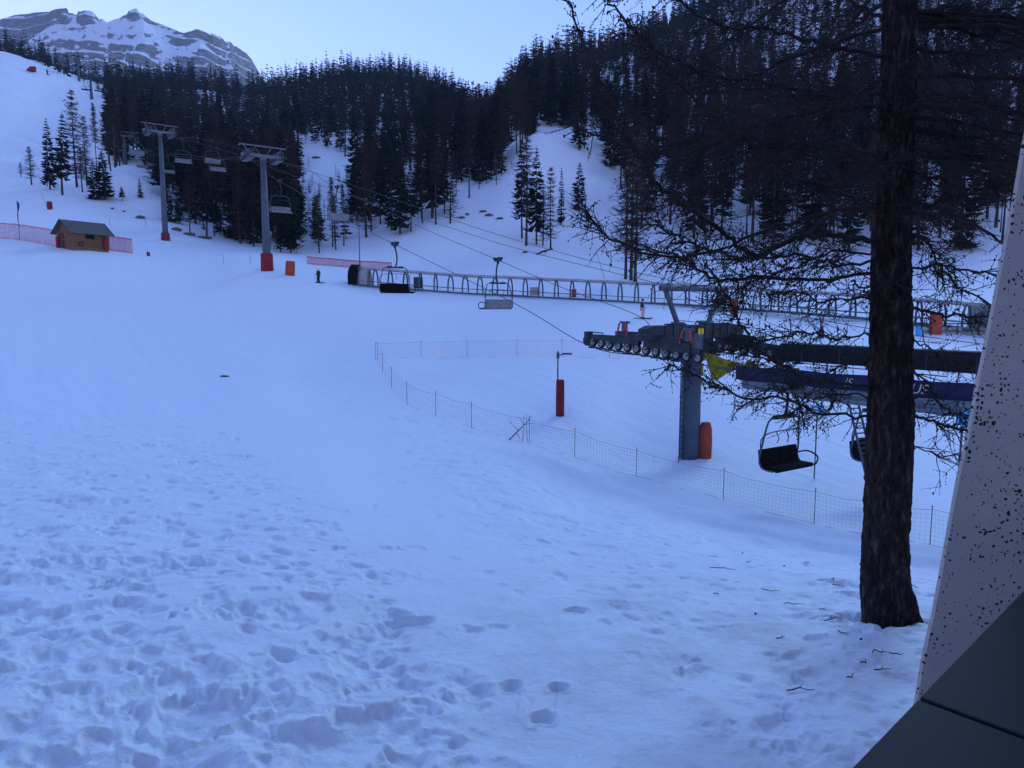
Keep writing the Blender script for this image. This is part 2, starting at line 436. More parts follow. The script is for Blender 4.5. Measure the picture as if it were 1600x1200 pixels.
def hit(px, py, dmin=5.0):
    """first point of the slope met by that sight line"""
    D = dmin; prev = D
    while D < 620:
        p = at(px, py, D)
        if p.z < gz(p.x, p.y):
            lo, hi = prev, D
            for _ in range(14):
                m = (lo + hi) / 2; q = at(px, py, m)
                if q.z < gz(q.x, q.y): hi = m
                else: lo = m
            q = at(px, py, hi); return Vector((q.x, q.y, gz(q.x, q.y)))
        prev = D; D *= 1.012
    return at(px, py, 450)
for (px, py, a, b, dep) in ((172, 912, .20, .15, .28), (318, 1108, .45, .33, .34), (250, 1070, .3, .25, .12), (800, 1072, .12, .10, .09), (875, 1075, .11, .09, .08), (840, 1122, .13, .12, .1), (745, 1078, .14, .12, .08),
                            (895, 955, .22, .10, .10), (1305, 908, .40, .22, .16), (640, 975, .35, .16, .12), (620, 960, .2, .15, .1), (590, 912, .2, .13, .08), (270, 885, .45, .3, .16), (90, 880, .6, .35, .15), (560, 1150, .35, .5, .14), (630, 1160, .2, .6, .10)):
    p = hit(px, py); stamp(p.x, p.y, a, b, 0.3, dep, .25)
# ski grooves by the lower path
for px0, n_ in ((800, 9), (822, 7), (858, 12)):
    for k in range(n_):
        p = hit(px0 + k * 1.4, 1125 - k * 5); stamp(p.x, p.y, .028, .09, 0, .009, .3)
# tree well round the larch
TREE = hit(1390, 968)
stamp(TREE.x - .15, TREE.y - .05, .62, .5, 0, .16, .3)
for px, py in ((1340, 930), (1322, 912), (1445, 930), (1350, 900)):
    p = hit(px, py); stamp(p.x, p.y, .3, .2, .4, .09, .2)

STAMP = np.where(STAMP < 0, -.13 * np.tanh(-STAMP / .13), .05 * np.tanh(STAMP / .05))
ZZ = ZZ + STAMP
nI, nJ = XX.shape
V = np.stack([XX, YY, ZZ], -1).reshape(-1, 3)
I = np.arange(nI * nJ).reshape(nI, nJ)
Q = np.stack([I[:-1, :-1], I[1:, :-1], I[1:, 1:], I[:-1, 1:]], -1).reshape(-1, 4)
HZ = bpy.data.materials.new("thin evening air"); HZ.use_nodes = True
HZ.node_tree.nodes.remove(HZ.node_tree.nodes["Principled BSDF"])
_v = HZ.node_tree.nodes.new("ShaderNodeVolumePrincipled"); _v.inputs["Color"].default_value = (.50, .70, 1, 1); _v.inputs["Density"].default_value = .00013
HZ.node_tree.links.new(_v.outputs[0], HZ.node_tree.nodes["Material Output"].inputs["Volume"])
hz = MB().box((0, 1400, 590), (14000, 9000, 1240)).build("haze", HZ)
tag(hz, "thin blue evening air filling the valley", kind="stuff")
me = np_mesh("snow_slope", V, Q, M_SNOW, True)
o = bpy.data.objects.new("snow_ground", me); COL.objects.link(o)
tag(o, "trampled blue white snow slope running down to the lift and up to the woods", kind="structure")

# ------------------------------------------------------------------ the rocky mountain behind
def mountain():
    sil = [(-500,60),(-200,45),(0,32),(25,24),(60,19),(84,19),(90,19),(116,20),(123,23),(129,25),(135,24),(150,23),(162,28),(168,32),(174,30),(194,27),(203,25),(214,22),(226,24),(240,33),(262,42),(290,53),(300,51),(312,46),(326,53),(341,64),(352,68),(360,66),(370,78),(378,84),(392,93),(399,106),(415,135),(440,200),(520,330),(760,420)]
    sx = [s[0] for s in sil]; sy = [s[1] for s in sil]
    t = np.linspace(-1.2, -.05, 900); s = np.linspace(0, 1.5, 420)
    P = 800 + F * t
    Dc = 2250 + 160 * fbm(P / 130, P * 0, 3, 3)
    zt = np.array([at(800, float(y), 1.0).z for y in np.interp(P, sx, sy)]) * 1.0 * Dc    # height of the crest
    caps = [(-500,0),(80,0),(84,-3),(100,-7),(108,-7),(110,0),(122,0),(125,-7),(134,-9),(146,-7),(157,4),(160,0),(168,2),(190,0),(193,-3),(200,-4),(203,-8),(216,-9),(221,-3),(228,-2),(236,0),(286,0),(292,-3),(306,-4),(313,0),(329,0),(331,-5),(345,-8),(352,-2),(366,0),(368,-4),(384,-5),(392,0),(700,0)]
    cap = np.array([at(800, 100 + v, 1.0).z - at(800, 100, 1.0).z for v in np.interp(P, [c[0] for c in caps], [c[1] for c in caps])]) * Dc
    S, T = np.meshgrid(s, t)
    y = (1350 + (Dc[:, None] - 1350) * S); x = T * y * .955
    top = zt[:, None]; base = top * 0 + 200; sc_ = np.clip((top - 500) / 350, .12, 1)
    prof = np.where(S <= 1, S ** 1.15, 1 - (S - 1) * 1.1)
    z = base + (top - base) * prof
    env = np.clip(S * (1.02 - S) * 4, 0, 1)
    gul = fbm(x / 210, y / 420, 31, 4); rid = (1 - np.abs(fbm(x / 90, y / 200, 35, 4)) * 2)
    z = z + sc_ * env * (1.15 - .75 * np.clip(S, 0, 1)) * (gul * 62 + rid * 50 + fbm(x / 42, y / 60, 39, 3) * 22) + fbm(x / 22, y / 22, 37, 3) * 4 * (.25 + env)
    z = z + cap[:, None] * np.clip((S - .955) / .02, 0, 1)
    # strata: cliffs and ledges of tilted beds
    w = 46.0; hgt = z + x * .10 + fbm(x / 300, y / 300, 51, 2) * 30
    fr = (hgt / w) % 1.0
    amt = sc_ * np.clip(fbm(x / 170, y / 170, 55, 3) * 2.0 + .6 + S * .5, 0, 1) * np.clip(S * 3 - 1.2, 0, 1)
    st = np.where(fr < .62, fr * .22, .1364 + (fr - .62) * 2.2726)
    z = z + amt * (st - fr) * w * 1.0 * (S < .995)
    nI, nJ = S.shape
    V = np.stack([x, y, z], -1).reshape(-1, 3); I = np.arange(nI * nJ).reshape(nI, nJ)
    Q = np.stack([I[:-1, :-1], I[1:, :-1], I[1:, 1:], I[:-1, 1:]], -1).reshape(-1, 4)
    m = bpy.data.materials.new("rock and snow"); m.use_nodes = True
    nt = m.node_tree; L = nt.links; b = nt.nodes["Principled BSDF"]; b.inputs["Roughness"].default_value = .85
    g = nt.nodes.new("ShaderNodeNewGeometry"); sep = nt.nodes.new("ShaderNodeSeparateXYZ"); L.new(g.outputs["Normal"], sep.inputs[0])
    tcn = nt.nodes.new("ShaderNodeTexCoord"); mp = nt.nodes.new("ShaderNodeMapping"); mp.inputs["Scale"].default_value = (1, 1, 4.0); L.new(tcn.outputs["Object"], mp.inputs[0])
    n = nt.nodes.new("ShaderNodeTexNoise"); n.inputs["Scale"].default_value = .018; n.inputs["Detail"].default_value = 8; n.inputs["Roughness"].default_value = .7; L.new(mp.outputs[0], n.inputs["Vector"])
    q = nt.nodes.new("ShaderNodeMath"); q.operation = 'MULTIPLY_ADD'; q.inputs[1].default_value = .75; L.new(n.outputs[0], q.inputs[0]); L.new(sep.outputs[2], q.inputs[2])
    mr = nt.nodes.new("ShaderNodeMapRange"); mr.inputs[1].default_value = .955; mr.inputs[2].default_value = .99; L.new(q.outputs[0], mr.inputs[0])
    n2 = nt.nodes.new("ShaderNodeTexNoise"); n2.inputs["Scale"].default_value = .05; n2.inputs["Detail"].default_value = 6; L.new(mp.outputs[0], n2.inputs["Vector"])
    cr = nt.nodes.new("ShaderNodeValToRGB"); cr.color_ramp.elements[0].position = .35; cr.color_ramp.elements[0].color = (.085, .08, .082, 1); cr.color_ramp.elements[1].position = .65; cr.color_ramp.elements[1].color = (.30, .25, .22, 1)
    L.new(n2.outputs[0], cr.inputs[0])
    mx = nt.nodes.new("ShaderNodeMix"); mx.data_type = 'RGBA'; L.new(mr.outputs[0], mx.inputs[0]); L.new(cr.outputs[0], mx.inputs[6]); mx.inputs[7].default_value = (.80, .83, .88, 1)
    L.new(mx.outputs[2], b.inputs["Base Color"])
    o = bpy.data.objects.new("mountain", np_mesh("mountain", V, Q, m, True)); COL.objects.link(o)
    tag(o, "layered rocky mountain ridge streaked with snow", kind="structure")
mountain()

# ------------------------------------------------------------------ forest trees
def ribbon(mb, p, q, w, r):
    p = Vector(p); q = Vector(q); d = q - p
    a = d.cross(Vector((r.uniform(-1, 1), r.uniform(-1, 1), r.uniform(-1, 1))))
    if a.length < 1e-6: return
    a.normalize(); a *= w / 2
    mb.add([p - a, p + a, q], [(0, 1, 2)])

def spruce_mesh(seed, h=17.0, levels=34, per=8, sprigs=5, low=.12, rad=2.5, ex=.72):
    r = random.Random(seed); mb = MB()
    for L in range(levels):
        f = (L + r.random()) / levels
        z = h * (low + (1 - low) * f)
        R = rad * (1 - f) ** ex * r.uniform(.72, 1.12) + .12
        for k in range(per):
            w = r.uniform(0, 6.283); l = R * r.uniform(.55, 1.12)
            c, s = math.cos(w), math.sin(w)
            dr = l * r.uniform(.15, .45) * (1 - f * .8)
            mid = Vector((c * l * .6, s * l * .6, z - dr * .75)); tip = Vector((c * l, s * l, z - dr + l * .10))
            wd = .25 + l * .30
            a = Vector((-s, c, r.uniform(-.25, .25))) * wd / 2
            root = Vector((c * .05, s * .05, z))
            mb.add([root, mid - a + Vector((0, 0, -.12 * l)), tip, mid + a + Vector((0, 0, -.12 * l))], [(0, 1, 2, 3)])
            for j in range(sprigs):
                g = r.uniform(.25, 1); b = root.lerp(tip, g)
                sd = r.choice((-1, 1)); ln = r.uniform(.2, .5) * (1.1 - f * .6)
                e = b + Vector((-s * sd * .7 + c * .5, c * sd * .7 + s * .5, r.uniform(-.55, .1))) * ln
                ribbon(mb, b, e, r.uniform(.12, .26), r)
    mb.tube([(0, 0, h * .9), (0, 0, h * 1.03)], [.09, .02], 3)
    return mb

def larch_mesh(seed, h=17.0, levels=24, per=5, twigs=10, low=.2, rad=2.4, w=.06):
    r = random.Random(seed); mb = MB()
    for L in range(levels):
        f = (L + r.random()) / levels
        z = h * (low + (1 - low) * f)
        R = rad * (1 - f) ** .6 * r.uniform(.5, 1.15) + .2
        for k in range(per):
            a = r.uniform(0, 6.283); l = R * r.uniform(.4, 1.1); c, s = math.cos(a), math.sin(a)
            p0 = Vector((0, 0, z)); p1 = Vector((c * l * .55, s * l * .55, z - l * .12)); p2 = Vector((c * l, s * l, z + l * r.uniform(-.12, .25)))
            n = Vector((-s, c, 0)) * w * .6; u = Vector((0, 0, w * .6))
            mb.add([p0 - n, p0 + n, p1 + n * .7, p1 - n * .7, p2], [(0, 1, 2, 3), (3, 2, 4)])
            mb.add([p0 - u, p0 + u, p1 + u * .7, p1 - u * .7, p2], [(0, 1, 2, 3), (3, 2, 4)])
            for j in range(twigs):
                g = r.uniform(.15, 1); b = p0.lerp(p1, g / .55) if g < .55 else p1.lerp(p2, (g - .55) / .45)
                e = b + Vector((r.uniform(-1, 1), r.uniform(-1, 1), r.uniform(-1.0, .7))) * r.uniform(.2, .65)
                ribbon(mb, b, e, w * r.uniform(.6, 1.5), r)
    return mb

def trunk_mesh(seed, h, r0, n=6):
    r = random.Random(seed); b = r.uniform(-.25, .25)
    return MB().tube([(b * math.sin(k / 6 * 3.1), b * math.cos(k / 4.) * .4, h * k / 6 - (.6 if k == 0 else 0)) for k in range(7)], [r0 * (1.15 if k == 0 else 1) * (1 - k / 6.4) for k in range(7)], n)

SPR = []; LAR = []
for s in range(7):
    rad = [2.6, 3.1, 2.2, 3.4, 2.8, 1.9, 3.0][s]; low = [.1, .05, .25, .12, .3, .06, .2][s]
    SPR.append((spruce_mesh(100 + s, 17, 36, 8, 5, low, rad).mesh("crown", M_SPRUCE), trunk_mesh(s, 16.5, .2).mesh("trunk", M_FTRUNK)))
for s in range(7):
    rad = [2.4, 3.0, 2.1, 2.7, 3.4, 1.8, 2.6][s]; low = [.25, .15, .4, .1, .3, .5, .2][s]
    LAR.append((larch_mesh(200 + s, 17, 34, 7, 13, low, rad, .06).mesh("crown", M_LARCH), trunk_mesh(20 + s, 17, .19).mesh("trunk", M_FTRUNK)))
NCNT = {"spruce_tree": 0, "larch_tree": 0}
def place_tree(kind, k, x, y, z, h, label, group, rz=None, lean=(0, 0), fat=1.0):
    name = "spruce_tree" if kind == 's' else "larch_tree"
    cm, tm = (SPR if kind == 's' else LAR)[k % 7]
    e = empty(name, (x, y, z - .1), label, "tree", group, rz if rz is not None else RT.uniform(0, 6.28))
    s = h / 17.0; e.scale = (s * fat, s * fat, s); e.rotation_euler[0] = lean[0]; e.rotation_euler[1] = lean[1]
    for nm, m in (("trunk", tm), ("crown", cm)):
        c = bpy.data.objects.new(nm, m); COL.objects.link(c); c.parent = e
    NCNT[name] += 1
RT = random.Random(11)

# trees one can tell apart: (px, base py, top py, kind, variant, fatness, label)
HAND = [
 (79, 296, 190, 's', 0, 1.0, "dark spruce at the left of the pair standing on the knoll beside the piste"),
 (98, 305, 182, 's', 2, 1.15, "tall leaning dark spruce on the knoll with a ragged right side"),
 (121, 292, 148, 'l', 1, 1.25, "tallest spindly larch of the clump on the piste edge"),
 (137, 290, 186, 'l', 3, 1.1, "slim larch squeezed between the tallest larch and the thin bare one"),
 (152, 282, 166, 'l', 5, .7, "thin pole like larch with short stubby branches beside the piste"),
 (163, 312, 238, 's', 3, 1.35, "broad dense black spruce at the foot of the knoll clump"),
 (148, 312, 252, 's', 1, 1.2, "wide dark spruce touching the broad black one at the knoll foot"),
 (129, 300, 232, 'l', 4, 1.2, "bushy low larch in front of the tall spindly ones"),
 (33, 277, 254, 'l', 0, 1.6, "smallest greyish bare larch at the outer end of the clump"),
 (49, 289, 231, 'l', 6, 1.5, "rounded grey bare larch left of the dark spruces"),
 (74, 291, 262, 'l', 2, 1.6, "small wispy larch between the grey larch and the dark spruces"),
 (191, 314, 291, 's', 4, 1.3, "small young spruce on open snow nearest the dark clump"),
 (219, 309, 279, 's', 5, 1.5, "lone young spruce on open snow left of the second lift tower"),
 (265, 346, 290, 's', 1, 1.1, "left of two young dark spruces right of the slim lift tower"),
 (280, 349, 300, 's', 3, 1.1, "right of two young dark spruces right of the slim lift tower"),
 (318, 359, 328, 's', 5, .8, "small narrow spruce at the woods edge below the bare trunks"),
 (345, 360, 334, 'l', 2, 1.2, "stunted larch at the woods edge above the long dark rock"),
 (822, 384, 212, 'l', 4, 1.1, "big larch with spreading lower boughs on the open slope right of centre"),
 (815, 372, 222, 's', 2, .95, "dark spruce rising behind the big larch on the open slope"),
 (838, 382, 236, 's', 6, .85, "dark narrow spruce close right of the big larch on the open slope"),
 (860, 389, 266, 'l', 1, 1.1, "larch with two fallen boughs at its foot on the open slope"),
 (848, 384, 284, 'l', 3, 1.0, "slender larch between the big larch and the one with fallen boughs"),
 (877, 352, 265, 's', 5, .85, "slim pointed young spruce left of the fluffy small one"),
 (905, 329, 256, 's', 1, 1.15, "small fluffy dark conifer alone on the snow knoll flank"),
 (978, 436, 205, 'l', 4, .95, "leftmost stem of the larch cluster growing just above the covered conveyor"),
 (985, 438, 190, 'l', 1, .95, "middle stem of the larch cluster growing just above the covered conveyor"),
 (992, 440, 225, 'l', 6, 1.05, "rightmost stem of the larch cluster growing just above the covered conveyor"),
 (1003, 356, 190, 'l', 3, 1.0, "straight larch on the slope behind the larch cluster"),
 (905, 234, 120, 's', 0, 1.1, "dark spruce with a broken skirt at the top of the snow knoll"),
 (913, 232, 150, 'l', 2, 1.0, "bare larch beside the skirted spruce at the top of the snow knoll"),
 (625, 366, 235, 's', 3, 1.0, "bulky dark spruce at the lowest tip of the woods"),
 (612, 360, 250, 's', 0, 1.0, "dark spruce left of the bulky one at the lowest tip of the woods"),
 (642, 362, 262, 's', 4, .9, "slim dark spruce right of the bulky one at the lowest tip of the woods"),
 (681, 351, 225, 'l', 5, 1.1, "long bare straight trunk at the upper edge of the open slope"),
 (704, 349, 240, 'l', 3, 1.1, "bare larch with a leaning trunk at the upper edge of the open slope"),
 (520, 386, 280, 'l', 5, .9, "left of two bare dead trunks below the snow gully"),
 (537, 384, 290, 'l', 2, .9, "right of two bare dead trunks below the snow gully"),
 (455, 395, 290, 's', 3, 1.0, "dark spruce just right of the big lift tower at the woods edge"),
 (438, 394, 300, 's', 0, .9, "black spruce closest to the big lift tower"),
 (1085, 372, 210, 's', 3, 1.0, "dense spruce behind the near larch boughs above the conveyor"),
]
taken = []
for (px, pb, pt, kd, k, fat, lab) in HAND:
    p = hit(px, pb, 60)
    d = p.y * CP - p.z * SP
    h = (pb - pt) / F * d * 1.01
    lean = (0, -.05) if "leaning" in lab else (0, 0)
    place_tree(kd, k, p.x, p.y, p.z, h, lab, None, lean=lean, fat=min(fat, 1.5) * (17 / max(h, 6)) ** .25)
    taken.append((p.x, p.y))

EDGE_X = [150, 165, 172, 200, 235, 262, 300, 350, 400, 450, 500, 560, 600, 640, 700, 740, 790, 815, 835, 900, 935, 960, 1000, 1100, 1200, 1400, 1700]
EDGE_Y = [105, 120, 300, 250, 262, 330, 372, 378, 388, 396, 396, 385, 362, 356, 345, 305, 290, 250, 200, 200, 215, 300, 350, 372, 385, 395, 400]
def wood(px, py, x, y, n):
    if y < 100: return 0
    if px < 78: return .9 if (y > 432 and py < 112 - (78 - px) * .1) else 0
    if px < 165: return .12 if (y > 425) else 0
    if py > np.interp(px, EDGE_X, EDGE_Y): return 0
    if px < 230 and y < 175: return 0
    # clearings
    if 225 < py < 372 and abs(px - (486 + (py - 228) * .40)) < (15 if py < 320 else 10): return 0
    if 305 < px < 395 and 138 < py < 168: return .25
    if 730 < px < 800 and py > 285: return .35
    if 560 < px < 600 and 300 < py < 345: return .35
    if 600 < px < 725 and 120 < py < 260: return .75
    if px > 940 and py > 190: return (.36 if py < 240 else .25) + .35 * n
    if px > 940: return 1.0
    if px < 470 and py > 285: return .36 + .6 * n
    if py > 215: return .40 + .6 * n
    return min(1.0, .95 + .3 * n)
cands = []
NT = 42000
rs = np.random.default_rng(5)
T_ = rs.uniform(-.86, .86, NT); D_ = np.sqrt(rs.uniform(104 ** 2, 590 ** 2, NT)); K_ = rs.random((NT, 6))
near_n = int(5500)
T2 = rs.uniform(-.80, .80, near_n); D2 = np.sqrt(rs.uniform(104 ** 2, 240 ** 2, near_n)); K2 = rs.random((near_n, 6))
T_ = np.concatenate([T2, T_]); D_ = np.concatenate([D2, D_]); K_ = np.concatenate([K2, K_])
cell = {}
for t, D, k in zip(T_, D_, K_):
    x = t * D; z = gz(x, D); px, py = proj(x, D, z)
    if px < -110 or px > 1720: continue
    n = float(fbm(np.array([x / 26.]), np.array([D / 26.]), 77, 2)[0])
    if k[0] > wood(px, py, x, D, n): continue
    sp = 3.3 if D < 240 else 3.9
    c = (int(x // 5), int(D // 5)); ok = True
    for a in (-1, 0, 1):
        for b in (-1, 0, 1):
            for (u, w) in cell.get((c[0] + a, c[1] + b), ()):
                if (u - x) ** 2 + (w - D) ** 2 < sp * sp: ok = False
    if not ok: continue
    if any((u - x) ** 2 + (w - D) ** 2 < 9 for u, w in taken): continue
    cell.setdefault(c, []).append((x, D))
    h = 8.5 + 11.5 * k[2] + 3 * n + (9 * (k[5] - .6) if D > 380 else 0)
    if D > 430 and px < 165: h *= .85
    if 468 < px < 548 and D < 235:
        h = min(h, max(4.0, (py - 308) / F * D))
    larchy = .42 + .35 * n + (.12 if px > 900 else 0)
    cands.append((x, D, z, h, 'l' if k[1] < larchy else 's', int(k[3] * 7), k[4] * 6.283, px, py))
cands.sort(key=lambda c: -(c[3] / c[1]) * (1 if -40 < c[7] < 1640 and c[8] > -60 else .01))
def region(px, py, kd):
    nm = "dark spruce" if kd == 's' else "bare brown larch"
    if px < 300: w = "in the wood beside the upper lift line left of the slim tower" if py < 300 else "at the lower wood edge right of the slim tower"
    elif px < 480: w = "in the wood behind the big lift tower"
    elif px < 730: w = "in the wood on the central hillside above the covered conveyor"
    elif px < 960: w = "in the wood round the bare snow knoll"
    elif px < 1330: w = "in the steep wood behind the near larch boughs"
    else: w = "in the steep wood between the near trunk and the concrete pillar"
    return nm + " " + w, ("spruces " if kd == 's' else "larches ") + w
counts = {'s': NCNT["spruce_tree"], 'l': NCNT["larch_tree"]}
rest = {'s': [], 'l': []}
for c in cands:
    x, D, z, h, kd, k, rz, px, py = c
    if counts[kd] < 295:
        lab, grp = region(px, py, kd); counts[kd] += 1
        place_tree(kd, k, x, D, z, h, lab, grp, rz=rz, fat=1.2)
    else:
        rest[kd].append(c)
for kd, nm, lab in (('s', "distant_spruce_forest", "dense dark spruce forest covering the upper hillside"), ('l', "distant_larch_forest", "bare brown larches mixed through the forest on the upper hillside")):
    VV, FF, off = [], [], 0
    var = []
    for s in range(4):
        if kd == 's': mb = spruce_mesh(300 + s, 17, 16, 6, 1, .1, 3.0, .5)
        else: mb = larch_mesh(320 + s, 17, 13, 4, 7, .12, 3.0, .21)
        mb.tube([(0, 0, -.6), (0, 0, 15)], [.2, .05], 3)
        v = np.array(mb.v)
        tri = []
        for f in mb.f:
            for i in range(1, len(f) - 1): tri.append((f[0], f[i], f[i + 1]))
        var.append((v, np.array(tri)))
    for (x, D, z, h, _k, k, rz, px, py) in rest[kd]:
        v, f = var[k % 4]; s = h / 17; c, n = math.cos(rz), math.sin(rz)
        q = np.empty_like(v); q[:, 0] = (v[:, 0] * c - v[:, 1] * n) * s + x; q[:, 1] = (v[:, 0] * n + v[:, 1] * c) * s + D; q[:, 2] = v[:, 2] * s + z - .1
        VV.append(q); FF.append(f + off); off += len(v)
    if VV:
        o = bpy.data.objects.new(nm, np_mesh(nm, np.concatenate(VV), np.concatenate(FF), M_SPRUCE if kd == 's' else M_LARCH)); COL.objects.link(o)
        tag(o, lab, kind="stuff")
print("trees", counts, len(rest['s']), len(rest['l']))

# ------------------------------------------------------------------ the near larch
def bark_mat():
    m = bpy.data.materials.new("larch bark"); m.use_nodes = True
    nt = m.node_tree; L = nt.links; b = nt.nodes["Principled BSDF"]; b.inputs["Roughness"].default_value = .95; b.inputs["Specular IOR Level"].default_value = .2
    tcn = nt.nodes.new("ShaderNodeTexCoord"); mp = nt.nodes.new("ShaderNodeMapping"); mp.inputs["Scale"].default_value = (1, 1, .28); L.new(tcn.outputs["Object"], mp.inputs[0])
    v = nt.nodes.new("ShaderNodeTexVoronoi"); v.inputs["Scale"].default_value = 22; v.feature = 'DISTANCE_TO_EDGE'; L.new(mp.outputs[0], v.inputs["Vector"])
    n = nt.nodes.new("ShaderNodeTexNoise"); n.inputs["Scale"].default_value = 15; n.inputs["Detail"].default_value = 9; n.inputs["Roughness"].default_value = .65; L.new(mp.outputs[0], n.inputs["Vector"])
    cr = nt.nodes.new("ShaderNodeValToRGB"); e = cr.color_ramp.elements
    e[0].position = .3; e[0].color = (.012, .010, .010, 1); e[1].position = .70; e[1].color = (.12, .092, .082, 1)
    x = e.new(.52); x.color = (.028, .021, .020, 1)
    L.new(n.outputs[0], cr.inputs[0]); L.new(cr.outputs[0], b.inputs["Base Color"])
    a = nt.nodes.new("ShaderNodeMath"); a.operation = 'ADD'; L.new(v.outputs[0], a.inputs[0]); L.new(n.outputs[0], a.inputs[1])
    bp = nt.nodes.new("ShaderNodeBump"); bp.inputs["Strength"].default_value = 1.0; bp.inputs["Distance"].default_value = .05; L.new(a.outputs[0], bp.inputs["Height"]); L.new(bp.outputs[0], b.inputs["Normal"])
    return m
M_BARK = bark_mat()
M_TWIGB = mat("larch twig bark", (.018, .014, .014), .95, var=(6, (.035, .028, .026), .5))
TD = TREE.y
larch = empty("near_larch_tree", TREE, "big rough barked bare larch in the foreground with knobbly twigs", "tree")
# trunk: centre line and radius read at heights
tz, tcx, trr = [], [], []
for (py, cx, w) in ((1010, 1386, 88), (985, 1385, 82), (960, 1383, 76), (920, 1381, 72), (850, 1383, 69), (760, 1387, 67), (650, 1391, 66), (500, 1392, 60), (400, 1393, 56), (300, 1397, 51), (100, 1404, 49), (0, 1406, 47)):
    p = at(cx, py, TD); d = p.y * CP - p.z * SP
    tz.append(p.z - TREE.z); tcx.append(p.x - TREE.x); trr.append(w / 2 / F * d * .93)
tz += [9.5, 13, 16.5, 18]; tcx += [tcx[-1] + .06, tcx[-1] + .1, tcx[-1] + .1, tcx[-1] + .1]; trr += [.19, .13, .06, .01]
zz = np.concatenate([np.arange(-.6, 8.6, .012), np.linspace(8.6, 18, 60)]); na = 150
aa = np.linspace(0, 2 * math.pi, na, endpoint=False)
ZA, AA = np.meshgrid(zz, aa, indexing='ij')
Rr = np.interp(ZA, tz, trr); Cx = np.interp(ZA, tz, tcx)
cu, cv = np.cos(AA) * 3.0, np.sin(AA) * 3.0
def ring(fa, fz, seed, o=3):      # noise that closes round the trunk
    return fbm(np.cos(AA) * fa + ZA * fz * .37 + 50, np.sin(AA) * fa + ZA * fz, seed, o)
plates = 1 - np.abs(fbm(AA * 20 / 6.2832 * 1.0 + fbm(ZA * 2, AA * 0, 3, 2) * 1.2, ZA * 3.2, 61, 2)) * 2.2
plates2 = fbm(AA * 44 / 6.2832, ZA * 8, 64, 2)
seam = np.minimum(AA, 2 * math.pi - AA); blend = np.clip(seam / .25, 0, 1)
flare = np.clip(1 - ZA / .9, 0, 1) ** 2
Rr = Rr * (1 + .05 * ring(1.4, .5, 66)) + blend * (np.clip(plates, -1, 1) * .024 + plates2 * .013) + ring(5, 2.2, 68) * .012
Rr = Rr + flare * (.045 * np.cos(AA * 3 + 1.0) + .13 * np.exp(-((AA - 5.8) / .35) ** 2)) * 1.0
V = np.stack([Cx + np.cos(AA) * Rr, np.sin(AA) * Rr, ZA], -1).reshape(-1, 3)
nI, nJ = ZA.shape; I = np.arange(nI * nJ).reshape(nI, nJ); I2 = np.roll(I, -1, 1)
Q = np.stack([I[:-1], I2[:-1], I2[1:], I[1:]], -1).reshape(-1, 4)
o = bpy.data.objects.new("trunk", np_mesh("trunk", V, Q, M_BARK, True)); COL.objects.link(o); o.parent = larch

RL = random.Random(4)
def rv(s=1.0): return Vector((RL.uniform(-s, s), RL.uniform(-s, s), RL.uniform(-s, s)))
def smooth_path(pts, n):
    pts = [Vector(p) for p in pts]; out = []
    m = len(pts)
    for i in range(m - 1):
        p0, p1, p2, p3 = pts[max(i - 1, 0)], pts[i], pts[i + 1], pts[min(i + 2, m - 1)]
        for k in range(n):
            t = k / n
            out.append(.5 * ((2 * p1) + (p2 - p0) * t + (2 * p0 - 5 * p1 + 4 * p2 - p3) * t * t + (3 * p1 - p0 - 3 * p2 + p3) * t ** 3))
    out.append(pts[-1]); return out
def twig(mb, p, d, ln, r, up, depth):
    seg = max(4, int(ln / .09)); pts = [p]; q = Vector(p); d = d.normalized()
    for k in range(seg):
        d = (d + rv(.20) + Vector((0, 0, up))).normalized(); q = q + d * (ln / seg); pts.append(q.copy())
    mb.tube(pts, [r * (1 - .75 * k / seg) for k in range(seg + 1)], 3, False)
    st = ln / seg
    for k in range(1, seg + 1):
        if RL.random() < .75:
            e = RL.uniform(.006, .0115); mb.knob(pts[k] + rv(.007), e, e * 1.2)
        if RL.random() < .035:
            mb.knob(pts[k] + Vector((0, 0, .015)), .016, .024)
    if depth > 0:
        for _ in range(int(ln / .17)):
            k = RL.randint(1, seg - 1); dd = (pts[k + 1] - pts[k]).normalized()
            twig(mb, pts[k], dd * .5 + rv(1).normalized() * .9, ln * RL.uniform(.25, .55), r * .6, up * RL.uniform(-1, 1.6), depth - 1)
def limb(pts, r0, r1=.011, dens=1.0, tw=.75, start=.10, sub=1):
    P = smooth_path(pts, 7)
    mb = MB(); m = len(P)
    P = [p + (rv(.030) if 0 < i < m - 1 else Vector()) for i, p in enumerate(P)]
    mb.tube(P, [r1 + (r0 - r1) * (1 - i / (m - 1)) ** 1.1 for i in range(m)], 7)
    L = sum((P[i + 1] - P[i]).length for i in range(m - 1))
    for _ in range(int(L / .085 * dens)):
        g = start + (1 - start) * RL.random(); i = min(int(g * (m - 1)), m - 2)
        p = P[i].lerp(P[i + 1], RL.random()); d = (P[i + 1] - P[i]).normalized()
        sd = d.cross(Vector((0, 0, 1))).normalized() * RL.choice((-1, 1))
        dr = d * RL.uniform(.2, .9) + sd * RL.uniform(.3, 1) + Vector((0, 0, RL.uniform(-.9, .55)))
        twig(mb, p, dr, tw * RL.uniform(.3, 1.0) * (1.15 - .5 * g), .0065 + .003 * RL.random(), RL.uniform(-.06, .10), sub)
    b = mb.build("branch", M_TWIGB, larch, True)
    return b
def W(px, py, dD):      # a point of a bough, in the tree's own frame
    return at(px, py, TD + dD) - TREE
